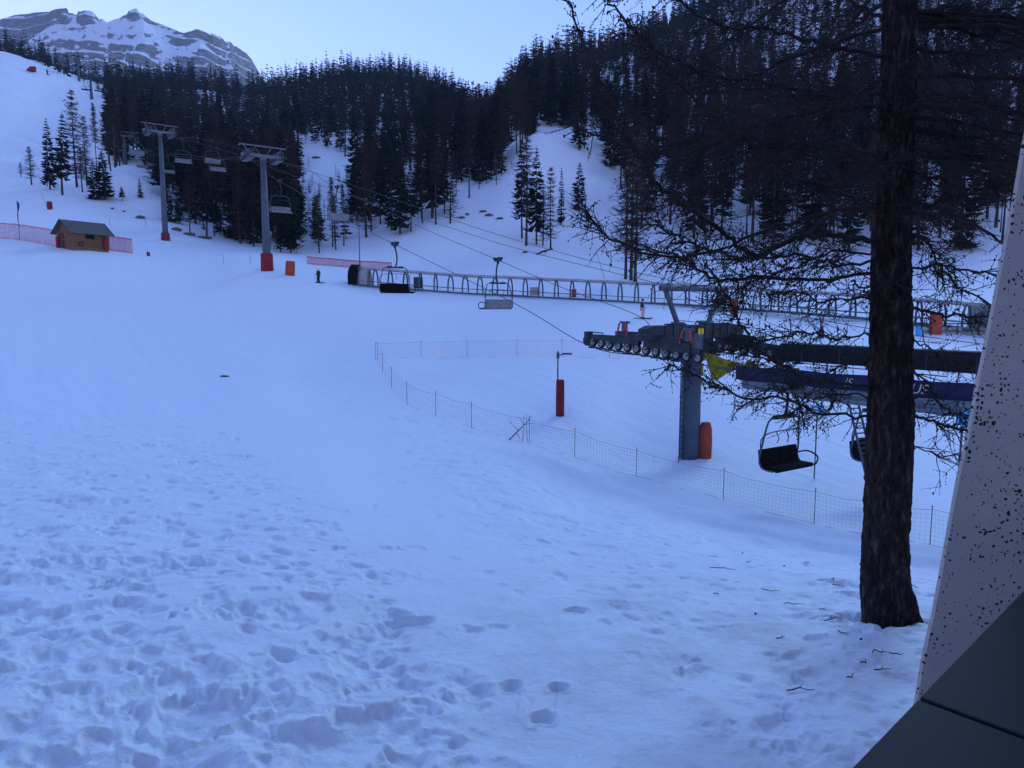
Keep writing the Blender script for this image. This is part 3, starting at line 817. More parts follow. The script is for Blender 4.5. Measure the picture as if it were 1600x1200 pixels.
BOUGHS = [
 ([(1370,378,0),(1300,368,-.2),(1230,376,-.4),(1180,398,-.6),(1130,362,-.8),(1070,320,-.9),(1030,290,-1),(1003,250,-1),(975,205,-.9),(945,140,-.8),(912,60,-.7),(885,0,-.6)], .060, 1.5),
 ([(1370,425,0),(1300,437,-.2),(1200,433,-.5),(1125,437,-.7),(1075,408,-.8),(1000,392,-.9),(950,368,-.9),(912,330,-.8)], .038, 1.7),
 ([(1375,655,0),(1275,643,-.3),(1237,625,-.4),(1150,617,-.6),(1095,590,-.7),(1045,568,-.7)], .030, 1.4),
 ([(1375,602,0),(1300,600,-.2),(1245,582,-.3),(1195,552,-.5),(1160,512,-.6),(1138,468,-.6),(1105,418,-.6)], .040, 1.4),
 ([(1375,640,0),(1330,615,.3),(1270,625,.5),(1230,650,.7)], .022, 1.2),
 ([(1410,478,0),(1470,492,-.2),(1550,497,-.5),(1640,520,-.8)], .034, 1.3),
 ([(1410,640,0),(1460,660,-.2),(1500,672,-.4),(1560,680,-.7),(1640,700,-1)], .034, 1.3),
 ([(1410,692,0),(1450,706,.1),(1500,712,.2),(1545,700,.3)], .012, .6),
 ([(1410,560,0),(1450,600,-.3),(1480,640,-.6),(1530,655,-.9)], .020, 1.2),
 ([(1405,345,0),(1460,320,-.2),(1500,306,-.3),(1570,290,-.6),(1660,300,-.9)], .045, 1.8),
 ([(1405,370,0),(1445,375,.1),(1465,410,.2),(1500,450,.3),(1560,480,.4)], .022, 1.4),
 ([(1375,460,0),(1330,468,.1),(1280,470,.3),(1240,455,.4),(1200,460,.5)], .018, 1.6),
 ([(1375,395,0),(1300,395,.3),(1240,420,.6),(1180,440,.9),(1120,470,1.1)], .024, 1.6),
 ([(1375,330,0),(1310,300,-.1),(1240,275,-.3),(1180,230,-.5),(1120,190,-.6),(1060,130,-.7),(1010,60,-.7)], .042, 1.6),
 ([(1375,265,0),(1290,245,.3),(1200,255,.6),(1130,290,.9),(1075,300,1.1),(1010,330,1.2)], .040, 1.6),
 ([(1375,250,0),(1300,222,-.4),(1200,228,-.8),(1120,210,-1.1),(1050,225,-1.3)], .040, 1.5),
 ([(1375,205,0),(1290,150,-.2),(1200,130,-.4),(1100,115,-.6),(1020,70,-.7),(975,30,-.7),(940,-10,-.7)], .044, 1.5),
 ([(1380,150,0),(1300,140,.3),(1220,150,.7),(1130,130,1.0),(1060,150,1.2)], .036, 1.5),
 ([(1380,90,0),(1300,75,-.2),(1220,50,-.5),(1130,40,-.8),(1060,5,-1),(1000,-40,-1.1)], .044, 1.5),
 ([(1380,30,0),(1300,-10,.1),(1200,-25,.2),(1110,-30,.3),(1040,-60,.3)], .042, 1.5),
 ([(1380,120,0),(1320,160,-.6),(1250,190,-1.0),(1190,195,-1.3)], .032, 1.6),
 ([(1415,75,0),(1480,85,-.2),(1550,80,-.4),(1640,60,-.7)], .045, 1.7),
 ([(1415,200,0),(1480,215,.2),(1540,235,.4),(1620,240,.6)], .040, 1.7),
 ([(1415,150,0),(1470,160,-.5),(1530,170,-.9),(1600,190,-1.2)], .034, 1.6),
 ([(1412,265,0),(1470,280,-.4),(1530,270,-.8),(1600,275,-1.2)], .036, 1.7),
 ([(1415,30,0),(1480,10,.3),(1560,15,.6),(1640,0,.8)], .040, 1.7),
 ([(1400,250,-.1),(1380,262,-.7),(1350,250,-1.2),(1330,225,-1.6)], .030, 1.4),
 ([(1400,330,-.1),(1420,320,-.7),(1450,335,-1.2),(1480,320,-1.6)], .028, 1.4),
 ([(1400,180,-.1),(1430,160,-.7),(1450,150,-1.2),(1460,120,-1.6)], .030, 1.3),
 ([(1375,520,0),(1310,528,-.3),(1250,520,-.5),(1190,535,-.8),(1130,548,-1.0)], .020, 1.5),
 ([(1375,560,0),(1320,570,.2),(1260,600,.4),(1200,612,.6),(1150,640,.7)], .018, 1.4),
 ([(1375,410,0),(1310,412,-.5),(1240,398,-.9),(1160,402,-1.2),(1080,380,-1.4),(1010,345,-1.5)], .030, 1.6),
 ([(1410,420,0),(1470,415,-.3),(1530,425,-.7),(1590,440,-1.0)], .026, 1.6),
 ([(1410,530,0),(1460,545,.1),(1510,575,.2),(1560,580,.3)], .018, 1.3),
 ([(1395,450,-.1),(1380,440,-.5),(1360,455,-.9),(1330,440,-1.2)], .014, 1.0),
]
for pts, r0, dens in BOUGHS:
    limb([W(*q) for q in pts], r0 * .62, dens=dens * 1.45, sub=1)
for k in range(40):                      # boughs all round, and the upper crown above the picture
    z = RL.uniform(5.5, 8.6) if k < 20 else RL.uniform(8, 16.5)
    a = RL.uniform(0, 6.283); L = (3.9 if z < 9 else 3.4 * (17.5 - z) / 8.5 + .4) * RL.uniform(.7, 1.1)
    if k < 20: a = RL.choice((RL.uniform(-.5, 3.6), RL.uniform(-.4, .4), RL.uniform(2.7, 3.5)))
    cx = float(np.interp(z, tz, tcx)); d = Vector((math.cos(a), math.sin(a), 0))
    p = [Vector((cx, 0, z)), Vector((cx, 0, z)) + d * L * .35 + Vector((0, 0, -.05 * L)), Vector((cx, 0, z)) + d * L * .7 + Vector((0, 0, -.16 * L)), Vector((cx, 0, z)) + d * L + Vector((0, 0, -.08 * L))]
    limb(p, .014 + .005 * L, dens=.95 if z < 9 else .6, sub=1 if z < 9 else 0)

# twigs and cones shed on the snow
RL2 = random.Random(9)
SH = [(1130,890,.5),(1205,925,.32),(1310,917,.2),(1262,880,.14),(1240,945,.3),(1300,970,.28),(1375,1022,.2),(1225,885,.12),(1170,880,.12),(1318,992,.16),(1345,1000,.12),(1380,1050,.2),(1330,1060,.14),(1250,1080,.3),(1424,918,.25),(1420,945,.3),(1160,865,.1),(1285,955,.1),(1350,1038,.1),(1302,905,.1),(1220,1000,.12),(1120,930,.1),(1180,960,.1),(1400,1025,.14)]
for i, (px, py, ln) in enumerate(SH):
    p = hit(px, py); mb = MB(); a = RL2.uniform(-.9, .5)
    if i % 3 == 1 and ln < .25:
        mb.knob((0, 0, .012), .016, .02); mb.knob((.012, .006, .012), .014, .016)
        o = mb.build("larch_cone", M_TWIG); o.location = p; tag(o, "small dark larch cone lying on the snow below the near larch", "cone", "larch cones on the snow")
    else:
        d = Vector((math.cos(a), math.sin(a), 0)); s = Vector((-d.y, d.x, 0))
        q = [d * ln * (k / 4 - .5) + s * RL2.uniform(-.03, .03) + Vector((0, 0, .02 + RL2.uniform(0, .02))) for k in range(5)]
        mb.tube(q, [.007, .008, .006, .005, .003], 5); mb.tube([q[2], q[2] + s * .06 + d * .05 + Vector((0, 0, .01))], [.004, .002], 4)
        o = mb.build("fallen_twig", M_TWIG); o.location = p
        tag(o, "longest fallen twig lying on the snow left of the near larch" if i == 0 else "short dark fallen twig lying on the snow round the near larch", "twig", None if i == 0 else "twigs shed on the snow")

# ------------------------------------------------------------------ lift towers
LX = Vector((.81, .586, 0)); LY = Vector((-.586, .81, 0))
LROT = math.atan2(.586, .81)
def tower(px, head_py, D, r0, label, group, pad=None, s=.82, base=None, detail=1, lattice_bar=True):
    head = at(px, head_py, D); gx, gy = head.x, head.y
    zb = gz(gx, gy) - .3 if base is None else at(px, base, D).z - .2
    t = empty("chairlift_tower", (gx, gy, zb), label, "lift tower", group, LROT)
    H = head.z - zb
    MB().tube([(0, 0, -.6), (0, 0, H * .22), (0, 0, H - .5 * s)], [r0, r0 * .92, r0 * .62], 14).build("mast", M_GALV, t, True)
    MB().box((0, 0, H), (6.0 * s, .45 * s, .4 * s)).box((0, 0, H - .35 * s), (.7 * s, .6 * s, .5 * s)).build("crossarm", M_LTST if detail else M_DKST, t)
    b = MB()
    b.box((0, 0, H + 1.35 * s), (6.6 * s, .16 * s, .16 * s))
    for sg in (-1, 1):
        b.tube([(sg * 1.9 * s, 0, H + .2 * s), (sg * 2.7 * s, 0, H + 1.3 * s)], .07 * s, 6)
        b.tube([(sg * .5 * s, 0, H + .2 * s), (sg * 1.2 * s, 0, H + 1.3 * s)], .06 * s, 6)
    b.build("lifting_frame", M_LTST, t)
    for sg in (-1, 1):
        x = sg * 2.6 * s
        sh = MB().box((x, 0, H - .15 * s), (.14 * s, 4.4 * s, .2 * s))
        for k in range(8):
            sh.wheel((x, (-1.95 + k * .56) * s, H - .28 * s), (1, 0, 0), .22 * s, .12 * s, 10)
        sh.build("sheave_assembly", M_DKST, t)
        if detail:
            w = MB(); x2 = sg * 2.05 * s
            for yy in (-1.7, -.6, .6, 1.7):
                w.tube([(x2 - .45 * s, yy * s, H - .7 * s), (x2 - .45 * s, yy * s, H + .45 * s)], .035 * s, 5)
                w.tube([(x2 + .3 * s, yy * s, H - .7 * s), (x2 + .3 * s, yy * s, H + .45 * s)], .035 * s, 5)
                w.tube([(x2 - .45 * s, yy * s, H + .45 * s), (x2 + .3 * s, yy * s, H + .45 * s)], .035 * s, 5)
            for zz in (-.7, -.1, .45):
                for xx in (-.45, .3):
                    w.tube([(x2 + xx * s, -1.7 * s, H + zz * s), (x2 + xx * s, 1.7 * s, H + zz * s)], .032 * s, 5)
            w.box((x2 - .07 * s, 0, H - .72 * s), (.75 * s, 3.4 * s, .05 * s))
            w.build("work_platform", M_LTST, t)
    lad = MB()
    for sx in (-.18, .18): lad.tube([(sx, r0 + .12, .5), (sx, r0 * .7 + .12, H - .6)], .022, 5)
    for k in range(int(H / .5) - 2): lad.tube([(-.18, r0 + .1, .9 + k * .5), (.18, r0 + .1, .9 + k * .5)], .014, 4)
    lad.build("ladder", M_GALV, t)
    if pad:
        MB().tube([(0, 0, -.2), (0, 0, pad)], [r0 * 1.5, r0 * 1.42], 12).build("crash_pad", M_RED, t)
    return t, Vector((gx, gy, head.z))

G_T = None
tower2, h2 = tower(411, 244, 85, .50, "tall grey lift tower with a red padded foot beside an orange mat", None, pad=2.0, base=420)
tower3, h3 = tower(250, 206, 115, .45, "slim grey lift tower standing right of the timber chalet", None, pad=1.0, base=372)
tower4, h4 = tower(193, 212, 200, .62, "far lift tower just behind the crest of the snow knoll, right of the two", None, detail=1)
tower5, h5 = tower(181, 207, 205, .62, "far lift tower just behind the crest of the snow knoll, left of the two", None, detail=1)
tower6, h6 = tower(141, 120, 360, .75, "far lift tower standing on the piste edge above the larch clump", None, detail=0, s=1.15)
tower8, h8 = tower(121, 88, 425, .7, "far lift tower by the small grove just below the rocky ridge", None, detail=0, s=1.1)
tower9, h9 = tower(98, 86, 440, .6, "farthest lift tower in front of the rocky ridge, left of the close pair", None, detail=0)
tower7, h7 = tower(104, 88, 455, .6, "farthest lift tower in front of the rocky ridge, right of the close pair", None, detail=0)

# the near tower, built in full
def near_tower():
    bx, by = at(1077, 712, 33).x, 33.0
    zb = gz(bx, by) - .1
    t = empty("chairlift_tower", (bx, by, zb), "near grey lift tower with long sheave trains, a ladder and an orange padded foot", "lift tower", None, LROT)
    Z = lambda z: z - zb                 # camera-level heights to local
    r = .47
    MB().tube([(0, 0, -.8), (0, 0, Z(-2.45))], [r * 1.04, r * .94], 24).tube([(0, 0, Z(-2.45)), (0, 0, Z(-2.3))], .62, 24).box((0, 0, Z(-1.75)), (.7, .7, 1.1)).build("mast", M_GALV, t, True).data.polygons.foreach_get
    # crossarm: tapered box beam
    c = MB()
    pr = [(-3.35, -1.15, -.95), (-2.9, -1.45, -.80), (2.9, -1.45, -.80), (3.5, -1.25, -.95)]
    for i in range(3):
        (xa, la, ha), (xb, lb, hb) = pr[i], pr[i + 1]
        vs = [(x, y, Z(z)) for x, l, h in ((xa, la, ha), (xb, lb, hb)) for y in (-.28, .28) for z in (l, h)]
        c.add(vs, [(0, 1, 3, 2), (4, 6, 7, 5), (0, 4, 5, 1), (2, 3, 7, 6), (1, 5, 7, 3), (0, 2, 6, 4)])
    c.box((-1.2, 0, Z(-.76)), (1.0, .5, .06)).box((1.6, 0, Z(-.76)), (1.8, .5, .06))
    for k in range(9): c.box((-2.2 + k * .55, -.30, Z(-1.12)), (.05, .05, .6))
    ca = c.build("crossarm", M_DKST, t, bevel=.02)
    MB().box((.05, -.345, Z(-1.1)), (.16, .02, .26)).box((.27, -.345, Z(-1.1)), (.16, .02, .26)).build("number_plate", M_YELP, t)
    lf = MB()
    for sg in (-1, 1):
        lf.tube([(sg * 1.05, 0, Z(-.78)), (sg * 1.95, 0, Z(.82))], .12, 10)
        lf.box((sg * 1.05, 0, Z(-.72)), (.5, .4, .12))
    lf.tube([(-2.25, 0, Z(.86)), (2.4, 0, Z(.86))], .13, 10)
    for k in range(4): lf.tube([(-1.6 + k, 0, Z(.74)), (-1.6 + k, 0, Z(.3))], .015, 4)
    lf.build("lifting_frame", M_GALV, t)
    def slope(y): return -1.93 + .065 * y      # the rope climbs away from the station
    for sg, n0, n1 in ((-1, -2.7, 4.3), (1, -4.1, 4.2)):
        x = sg * 2.55
        tr = MB()
        # main balancer, then four rockers, stepped as in a real train
        for (ya, yb, dz, hh) in ((-1.5, 2.4, .56, .44), (n0 + .1, .6, .26, .36), (.9, 4.1, .26, .36)):
            za, zbb = slope(ya) + dz, slope(yb) + dz
            for dxx in (-.10, .10):
                vs = [(x + dxx + q, y, Z(z)) for y, z0, e in ((ya, za, .5), ((ya + yb) / 2, (za + zbb) / 2, 1.0), (yb, zbb, .5)) for q in (-.02, .02) for z in (z0 - hh * e / 2, z0 + hh * e / 2)]
                tr.add(vs, [(0, 1, 3, 2), (8, 10, 11, 9)] + [f for k in (0, 4) for f in ((k, k + 4, k + 5, k + 1), (k + 2, k + 3, k + 7, k + 6), (k + 1, k + 5, k + 7, k + 3), (k, k + 2, k + 6, k + 4))])
        tb = tr.build("balance_beam", M_DKST, t)
        sup = MB().box((x, 0, Z(-1.25)), (.34, .5, .5)).tube([(x - .3, 0, Z(slope(0) + .52)), (x + .3, 0, Z(slope(0) + .52))], .09, 10)
        sup.build("hanger_bracket", M_DKST, t)
        nW = 12
        for k in range(nW):
            y = n0 + .25 + (n1 - n0 - .5) * k / (nW - 1); z = slope(y) - .02
            w = MB().wheel((x, y, Z(z)), (1, 0, 0), .235, .13, 20)
            wo = w.build("sheave_wheel", M_RUB, t, False)
            f = MB().disc((x - .072, y, Z(z)), (1, 0, 0), .150, .015, 18).disc((x + .072, y, Z(z)), (1, 0, 0), .150, .015, 18).disc((x, y, Z(z)), (1, 0, 0), .05, .26, 10)
            f.build("flange", M_RIM, wo, False)
            MB().box((x, y, Z(z - .27)), (.30, .40, .07)).build("rope_guide", M_DKST, t)
            if k % 2 == 0 and k < nW - 1:
                yn = n0 + .25 + (n1 - n0 - .5) * (k + 1) / (nW - 1); zn = slope(yn)
                for q in (-.105, .105):
                    MB().tube([(x + q, y, Z(z)), (x + q, (y + yn) / 2, Z((z + zn) / 2 + .17)), (x + q, yn, Z(zn))], .035, 5).build("rocker_arm", M_DKST, t)
        # red striped lifting stands above the train
        for y0 in ((1.9, -1.9) if sg < 0 else (1.6,)):
            st = MB(); zt = slope(y0) + .62
            st.box((x, y0, Z(zt + .50)), (.28, .42, .10)).box((x, y0, Z(zt + .25)), (.20, .20, .5))
            st.build("lifting_stand", M_GALV, t)
            MB().tube([(x - .16, y0 - .20, Z(zt + .45)), (x - .16, y0 - .34, Z(zt - .1))], .045, 6).build("stand_leg", M_REDP, t)
            MB().tube([(x - .16, y0 + .20, Z(zt + .45)), (x - .16, y0 + .34, Z(zt - .1))], .045, 6).build("stand_leg", M_REDP, t)
        # walkway with hoop rails
        wk = MB(); xw = x + sg * .55
        za, zc = slope(-3.9) + .05, slope(3.9) + .05
        for q in (-.22, .22):
            wk.tube([(xw + q, -3.9, Z(za)), (xw + q, 3.9, Z(zc))], .03, 5)
        for k in range(27):
            y = -3.9 + k * .3; wk.box((xw, y, Z(slope(y) + .05)), (.46, .03, .03))
        for k in range(7):
            y = -3.9 + k * 1.3; wk.tube([(xw + sg * .24, y, Z(slope(y) + .05)), (xw + sg * .24, y, Z(slope(y) + .95))], .022, 5)
        for hh in (.5, .95): wk.tube([(xw + sg * .24, -3.9, Z(za + hh - .0)), (xw + sg * .24, 3.9, Z(zc + hh))], .02, 5)
        if sg > 0: wk.build("walkway", M_GALV, t)
        # rope catcher at the uphill end
        MB().box((x, n1 + .1, Z(slope(n1) + .22)), (.36, .26, .50)).tube([(x, n1 + .1, Z(slope(n1) + .45)), (x, n1 - .9, Z(slope(n1) + .42)), (x, n1 - 1.1, Z(slope(n1)))], .03, 5).disc((x - .02, n1 + .12, Z(slope(n1) + .02)), (1, 0, 0), .26, .2, 16).build("rope_catcher", M_DKST, t)
    mid = MB()
    for k in range(5): mid.box((-1.0 + k * .62, .05, Z(-1.9)), (.34, .34, .62 + .1 * (k % 2))).tube([(-1.0 + k * .62, -.2, Z(-1.45)), (-1.0 + k * .62, -.2, Z(-2.2))], .03, 5)
    mid.box((.1, .05, Z(-2.28)), (3.6, .4, .10)); mid.box((-.9, -.25, Z(-1.95)), (.5, .3, .7))
    mid.build("equipment_bay", M_DKST, t)
    lad = MB(); xl = -r - .07
    for q in (0, -.26): lad.tube([(xl + q, -.05, -.3), (xl + q, -.05, Z(-2.2))], .026, 5)
    for k in range(18): lad.tube([(xl, -.05, .05 + k * .27), (xl - .26, -.05, .05 + k * .27)], .016, 4)
    lad.build("ladder", M_DKST, t)
    pd = MB(); n = 14
    rows = []
    for (z, w) in ((-.25, .37), (0, .42), (.9, .44), (1.5, .40), (1.78, .30)):
        rows.append([(.50 + math.cos(6.283 * k / n) * w * .86, -.52 + math.sin(6.283 * k / n) * w * .62, z) for k in range(n)])
    pd.add([p for row in rows for p in row], [(i * n + k, i * n + (k + 1) % n, (i + 1) * n + (k + 1) % n, (i + 1) * n + k) for i in range(4) for k in range(n)] + [tuple(range(4 * n, 5 * n))])
    pd.build("crash_pad", M_ORANGE, t, True)
    MB().box((.47, -.2, Z(-2.95)), (.06, .2, .5)).box((.48, -.2, Z(-3.5)), (.05, .16, .3)).build("warning_plate", M_YELP, t)
    return bx, by, slope
NTx, NTy, SLOPE = near_tower()
def strand(side, y):     # world point of the near tower's rope line, side -1 or +1, y metres uphill
    p = Vector((NTx, NTy, 0)) + LX * (side * 2.55) + LY * y
    p.z = SLOPE(max(-12, y)) - .26 if y > -4.4 else SLOPE(-4.4) - .26 + (y + 4.4) * .02
    return p

# ------------------------------------------------------------------ ropes
def rope(points, label, r=.022, name="haul_rope"):
    mb = MB(); P = smooth_path(points, 8)
    mb.tube([p - P[0] for p in P], r, 5)
    o = mb.build(name, M_ROPE, None, True); o.location = P[0]
    tag(o, label, "rope"); return P
def off(h, side, dz=-.5): return h + LX * (2.6 * side) + Vector((0, 0, dz))
strA = [strand(-1, -10), strand(-1, -4.2), strand(-1, 0), strand(-1, 4.3), at(800, 472, 40.5), at(617, 382, 52), at(575, 361, 56), at(511, 326, 64), at(430, 279, 79), off(h2, -1), at(300, 247, 125), off(h4, -1), off(h6, -1), off(h7, -1)]
strB = [strand(1, -10), strand(1, -4.2), strand(1, 0), strand(1, 4.3), at(1000, 495, 40), at(880, 450, 46), at(775, 405, 51.5), at(680, 365, 58), at(600, 328, 66), at(515, 287, 76), off(h2, 1), at(300, 243, 128), off(h4, 1), off(h6, 1), off(h7, 1)]
PA = rope(strA, "haul rope running from the near tower's left sheaves past the black chair")
PB = rope(strB, "haul rope running from the near tower's right sheaves past the grey backed chair")
strC = [at(1680, 556, 44), at(1350, 512, 49), at(1150, 471, 56), at(975, 430, 62), at(800, 386, 70), at(685, 350, 77), at(560, 310, 87), at(440, 268, 98), at(340, 232, 108), off(h3, -1), off(h5, -1), off(h8, -1), off(h9, -1)]
strD = [at(1680, 540, 48), at(1350, 497, 53), at(1150, 458, 60), at(975, 421, 66), at(800, 373, 74), at(712, 345, 79), at(560, 292, 90), at(440, 254, 101), at(340, 222, 111), off(h3, 1), off(h5, 1), off(h8, 1), off(h9, 1)]
PC = rope(strC, "lower of two far haul ropes crossing above the open slope and conveyor", .026)
PD = rope(strD, "upper of two far haul ropes crossing above the open slope and conveyor", .026)
PA2 = None

# ------------------------------------------------------------------ chairs
def make_chair(back_mat, seat_mat):
    P = {}
    P["grip"] = (MB().box((0, 0, 0), (.22, .62, .20)).box((0, .28, .10), (.30, .16, .16)).box((0, -.28, .10), (.30, .16, .16)).tube([(0, 0, -.05), (0, 0, -.25)], .09, 8), M_DKST)
    P["hanger"] = (MB().tube(smooth_path([(0, 0, -.2), (.10, 0, -.55), (.14, 0, -1.0), (.08, 0, -1.40), (0, 0, -1.55)], 4), .055, 8), M_DKST)
    fr = MB().tube([(-.62, 0, -1.58), (.62, 0, -1.58)], .05, 8).box((-.42, 0, -1.55), (.3, .22, .12)).box((.42, 0, -1.55), (.3, .22, .12))
    P["top_bar"] = (fr, M_DKST)
    for sg in (-1, 1):
        s = MB().tube(smooth_path([(sg * .62, 0, -1.58), (sg * .92, .02, -1.72), (sg * 1.12, .10, -2.6), (sg * 1.16, .14, -3.05), (sg * 1.16, -.02, -3.30), (sg * 1.14, -.42, -3.34)], 4), .034, 6)
        P["side_frame" + ("" if sg < 0 else "!")] = (s, M_GALV)
        a = MB().tube(smooth_path([(sg * 1.16, .10, -2.95), (sg * 1.20, -.25, -2.86), (sg * 1.20, -.62, -3.0), (sg * 1.17, -.60, -3.26), (sg * 1.12, -.45, -3.32)], 4), .030, 6)
        P["armrest" + ("" if sg < 0 else "!")] = (a, M_BLACK)
    b = MB(); n = 10
    rows = [(.20, -2.68, .045), (.17, -2.95, .05), (.10, -3.27, .05)]
    vs = []; 
    for (y, z, th) in rows:
        for dy in (-th, th): vs += [(-1.10, y + dy, z), (1.10, y + dy, z)]
    b.add(vs, [(0, 1, 5, 4), (4, 5, 9, 8), (2, 6, 7, 3), (6, 10, 11, 7), (0, 2, 3, 1), (8, 9, 11, 10), (0, 4, 6, 2), (4, 8, 10, 6), (1, 3, 7, 5), (5, 7, 11, 9)])
    for k in range(3): b.box((-.55 + k * .55, .075, -2.94), (.03, .02, .42))
    P["backrest"] = (b, back_mat)
    P["seat"] = (MB().box((0, -.20, -3.28), (2.2, .60, .09)).box((0, -.50, -3.30), (2.2, .07, .13)), seat_mat)
    sb = MB().tube(smooth_path([(-1.14, .12, -2.65), (-1.16, .10, -2.3), (-1.0, -.05, -2.08), (-.4, -.1, -2.02), (.4, -.1, -2.02), (1.0, -.05, -2.08), (1.16, .10, -2.3), (1.14, .12, -2.65)], 3), .020, 5)
    for xx in (-.6, 0, .6): sb.tube([(xx, -.1, -2.02), (xx, -.22, -2.25), (xx + .04, -.16, -2.36), (xx - .1, -.22, -2.40)], .018, 5)
    P["safety_bar"] = (sb, M_DKST)
    return {k: (v[0].mesh(k.strip("!"), v[1], False), k.strip("!")) for k, v in P.items()}
CH_DARK = make_chair(M_BLACK, M_BLACK); CH_GREY = make_chair(M_GREYSEAT, M_GREYSEAT)
def chair(p, meshes, face, label, group=None, s=1.0, sw=0.0):
    e = empty("lift_chair", p, label, "chairlift chair", group, LROT + (0 if face > 0 else math.pi))
    e.scale = (s, s, s); e.rotation_euler[1] = sw
    for m, nm in meshes.values():
        c = bpy.data.objects.new(nm, m); COL.objects.link(c); c.parent = e
    return e
def on_rope(P, px):
    for i in range(len(P) - 1):
        a = proj(*P[i])[0]; b = proj(*P[i + 1])[0]
        if (a - px) * (b - px) <= 0 and a != b: return P[i].lerp(P[i + 1], (px - a) / (b - a))
    return P[-1]
# face +1 looks downhill (the seat opens towards -Y of the line)
chair(strand(-1, -6.6) + Vector((0, 0, .10)), CH_DARK, 1, "nearest lift chair, black, hanging just right of the near lift tower", s=1.06, sw=.02)
chair(strand(1, -7.3) + Vector((0, 0, .1)), CH_DARK, 1, "lift chair half hidden behind the near trunk by the steep ladder", s=1.1)
chair(on_rope(PA, 617), CH_DARK, 1, "black lift chair hanging in front of the left part of the covered conveyor", s=1.05)
chair(on_rope(PB, 778), CH_GREY, -1, "grey backed lift chair hanging in front of the middle of the covered conveyor", s=1.05)
chair(on_rope(PA, 437), CH_GREY, 1, "pale lift chair hanging close beside the mast of the big lift tower")
chair(on_rope(PB, 527), CH_GREY, -1, "pale lift chair hanging before the woods above the snow gully foot")
chair(on_rope(PC, 339), CH_GREY, 1, "lower of two lift chairs hanging between the slim and the big lift tower")
chair(on_rope(PD, 331), CH_GREY, -1, "upper of two lift chairs hanging between the slim and the big lift tower")
chair(on_rope(PC, 285), CH_GREY, 1, "lift chair hanging just right of the slim lift tower")
for px, P, l in ((262, PA, "pale lift chair closest behind the slim lift tower's mast"), (236, PB, "pale lift chair just left of the slim lift tower"), (222, PA, "pale lift chair between the slim tower and the twin towers"), (212, PC, "pale lift chair closest to the right twin tower")):
    chair(on_rope(P, px), CH_GREY, 1 if P is PA else -1, l)
for px, P, l in ((163, PB, "dark far chair above the dark larch clump, right of the bare pole larch"), (155, PB, "dark far chair hanging right of the far lift tower on the piste"), (152, PD, "dark far chair in front of the upper end of the wood edge"), (137, PA, "dark far chair left of the far lift tower on the piste"), (131, PC, "small dark chair near the little grove below the ridge")):
    chair(on_rope(P, px), CH_DARK, 1, l)

# ------------------------------------------------------------------ station at the right: two covers, shed, ladder
def cover(side, ya, yb, w, zt, zb_, name, m, label, cut):
    p = Vector((NTx, NTy, 0)) + LX * (side * 2.55) + LY * ya
    L = abs(yb - ya)
    e = empty(name, (p.x, p.y, zt), label, "lift station", None, LROT)
    h = zt - zb_
    c = MB()
    prof = [(-w / 2, -h), (-w / 2, -h * .25), (-w / 2 + .18, 0), (w / 2 - .18, 0), (w / 2, -h * .25), (w / 2, -h)]
    n = len(prof)
    vs = [(x, 0 + (cut if z < -h * .5 else 0), z) for x, z in prof] + [(x, -L, z) for x, z in prof]
    c.add(vs, [(i, n + i, n + (i + 1) % n, (i + 1) % n) for i in range(n)] + [tuple(range(n)), tuple(range(n, 2 * n))[::-1]])
    c.build("cover_shell", m, e, bevel=.02)
    return e, L, h, w
e, L, h, w = cover(1, -3.2, -13.5, 1.2, -1.60, -2.36, "station_cover", M_ROOFD, "long black metal cover over the far rope of the lift station", .35)
for k in range(6): MB().box((-w / 2 - .012, -1.2 - k * 1.7, -h * .6), (.02, .06, h * .8)).build("seam", M_DKST, e)
e, L, h, w = cover(-1, -5.0, -14.0, 1.0, -2.45, -2.98, "station_canopy", M_LTST, "pale station cover dressed with a navy blue banner with cream letters", .0)
bn = MB(); nb = 60
for i in range(nb + 1):
    y = .25 - i * (8.95 / nb); wob = .02 * math.sin(i * .7) + .015 * math.sin(i * 1.9)
    for z in (.21, -.33): bn.v += [(-w / 2 - .05 + wob, y, z - .02 * math.sin(i * .3))]
bn.f = [(2 * i, 2 * i + 1, 2 * i + 3, 2 * i + 2) for i in range(nb)]
bo = bn.build("banner", M_NAVY, e, True); sm = bo.modifiers.new("thick", 'SOLIDIFY'); sm.thickness = .012
def letters(txt, y, size):
    cu = bpy.data.curves.new("letters", 'FONT'); cu.body = txt; cu.size = size; cu.shear = .25; cu.extrude = .006
    to = bpy.data.objects.new("lettering_tmp", cu); COL.objects.link(to)
    dg = bpy.context.evaluated_depsgraph_get(); me = bpy.data.meshes.new_from_object(to.evaluated_get(dg)); me.name = "lettering"
    bpy.data.objects.remove(to); me.materials.clear(); me.materials.append(M_CREAM)
    o = bpy.data.objects.new("lettering", me); COL.objects.link(o); o.parent = bo
    o.location = (-w / 2 - .115, y, -.22)
    o.rotation_euler = (math.pi / 2, 0, -math.pi / 2)
def y_of(px):          # distance along the cover for a picture column
    for k in range(400):
        y = -k * .03; p = Vector((NTx, NTy, 0)) + LX * (-2.55 - w / 2) + LY * (-5.0 + y)
        if proj(p.x, p.y, -2.4)[0] > px: return y
    return -5
letters("IS", y_of(1321), .44); letters("US", y_of(1424), .44)
deck = MB()
for k in range(7): deck.box((0, -.6 - k * 1.35, -.60), (.9, .08, .08))
deck.box((-.42, -4.3, -.60), (.08, 8.6, .16)).box((.42, -4.3, -.60), (.08, 8.6, .16)).tube([(-.5, -2.2, -.7), (-.5, -8.8, -.74)], .10, 10)
deck.build("rail_frame", M_LTST, e)
for yy in (-8.2,):
    g = gz(*( (e.location + LY * yy).to_2d())) if False else -7.8
    MB().tube([(0, yy, -.9), (0, yy, g - e.location.z - .4)], .3, 14).build("support_post", M_GALV, e)

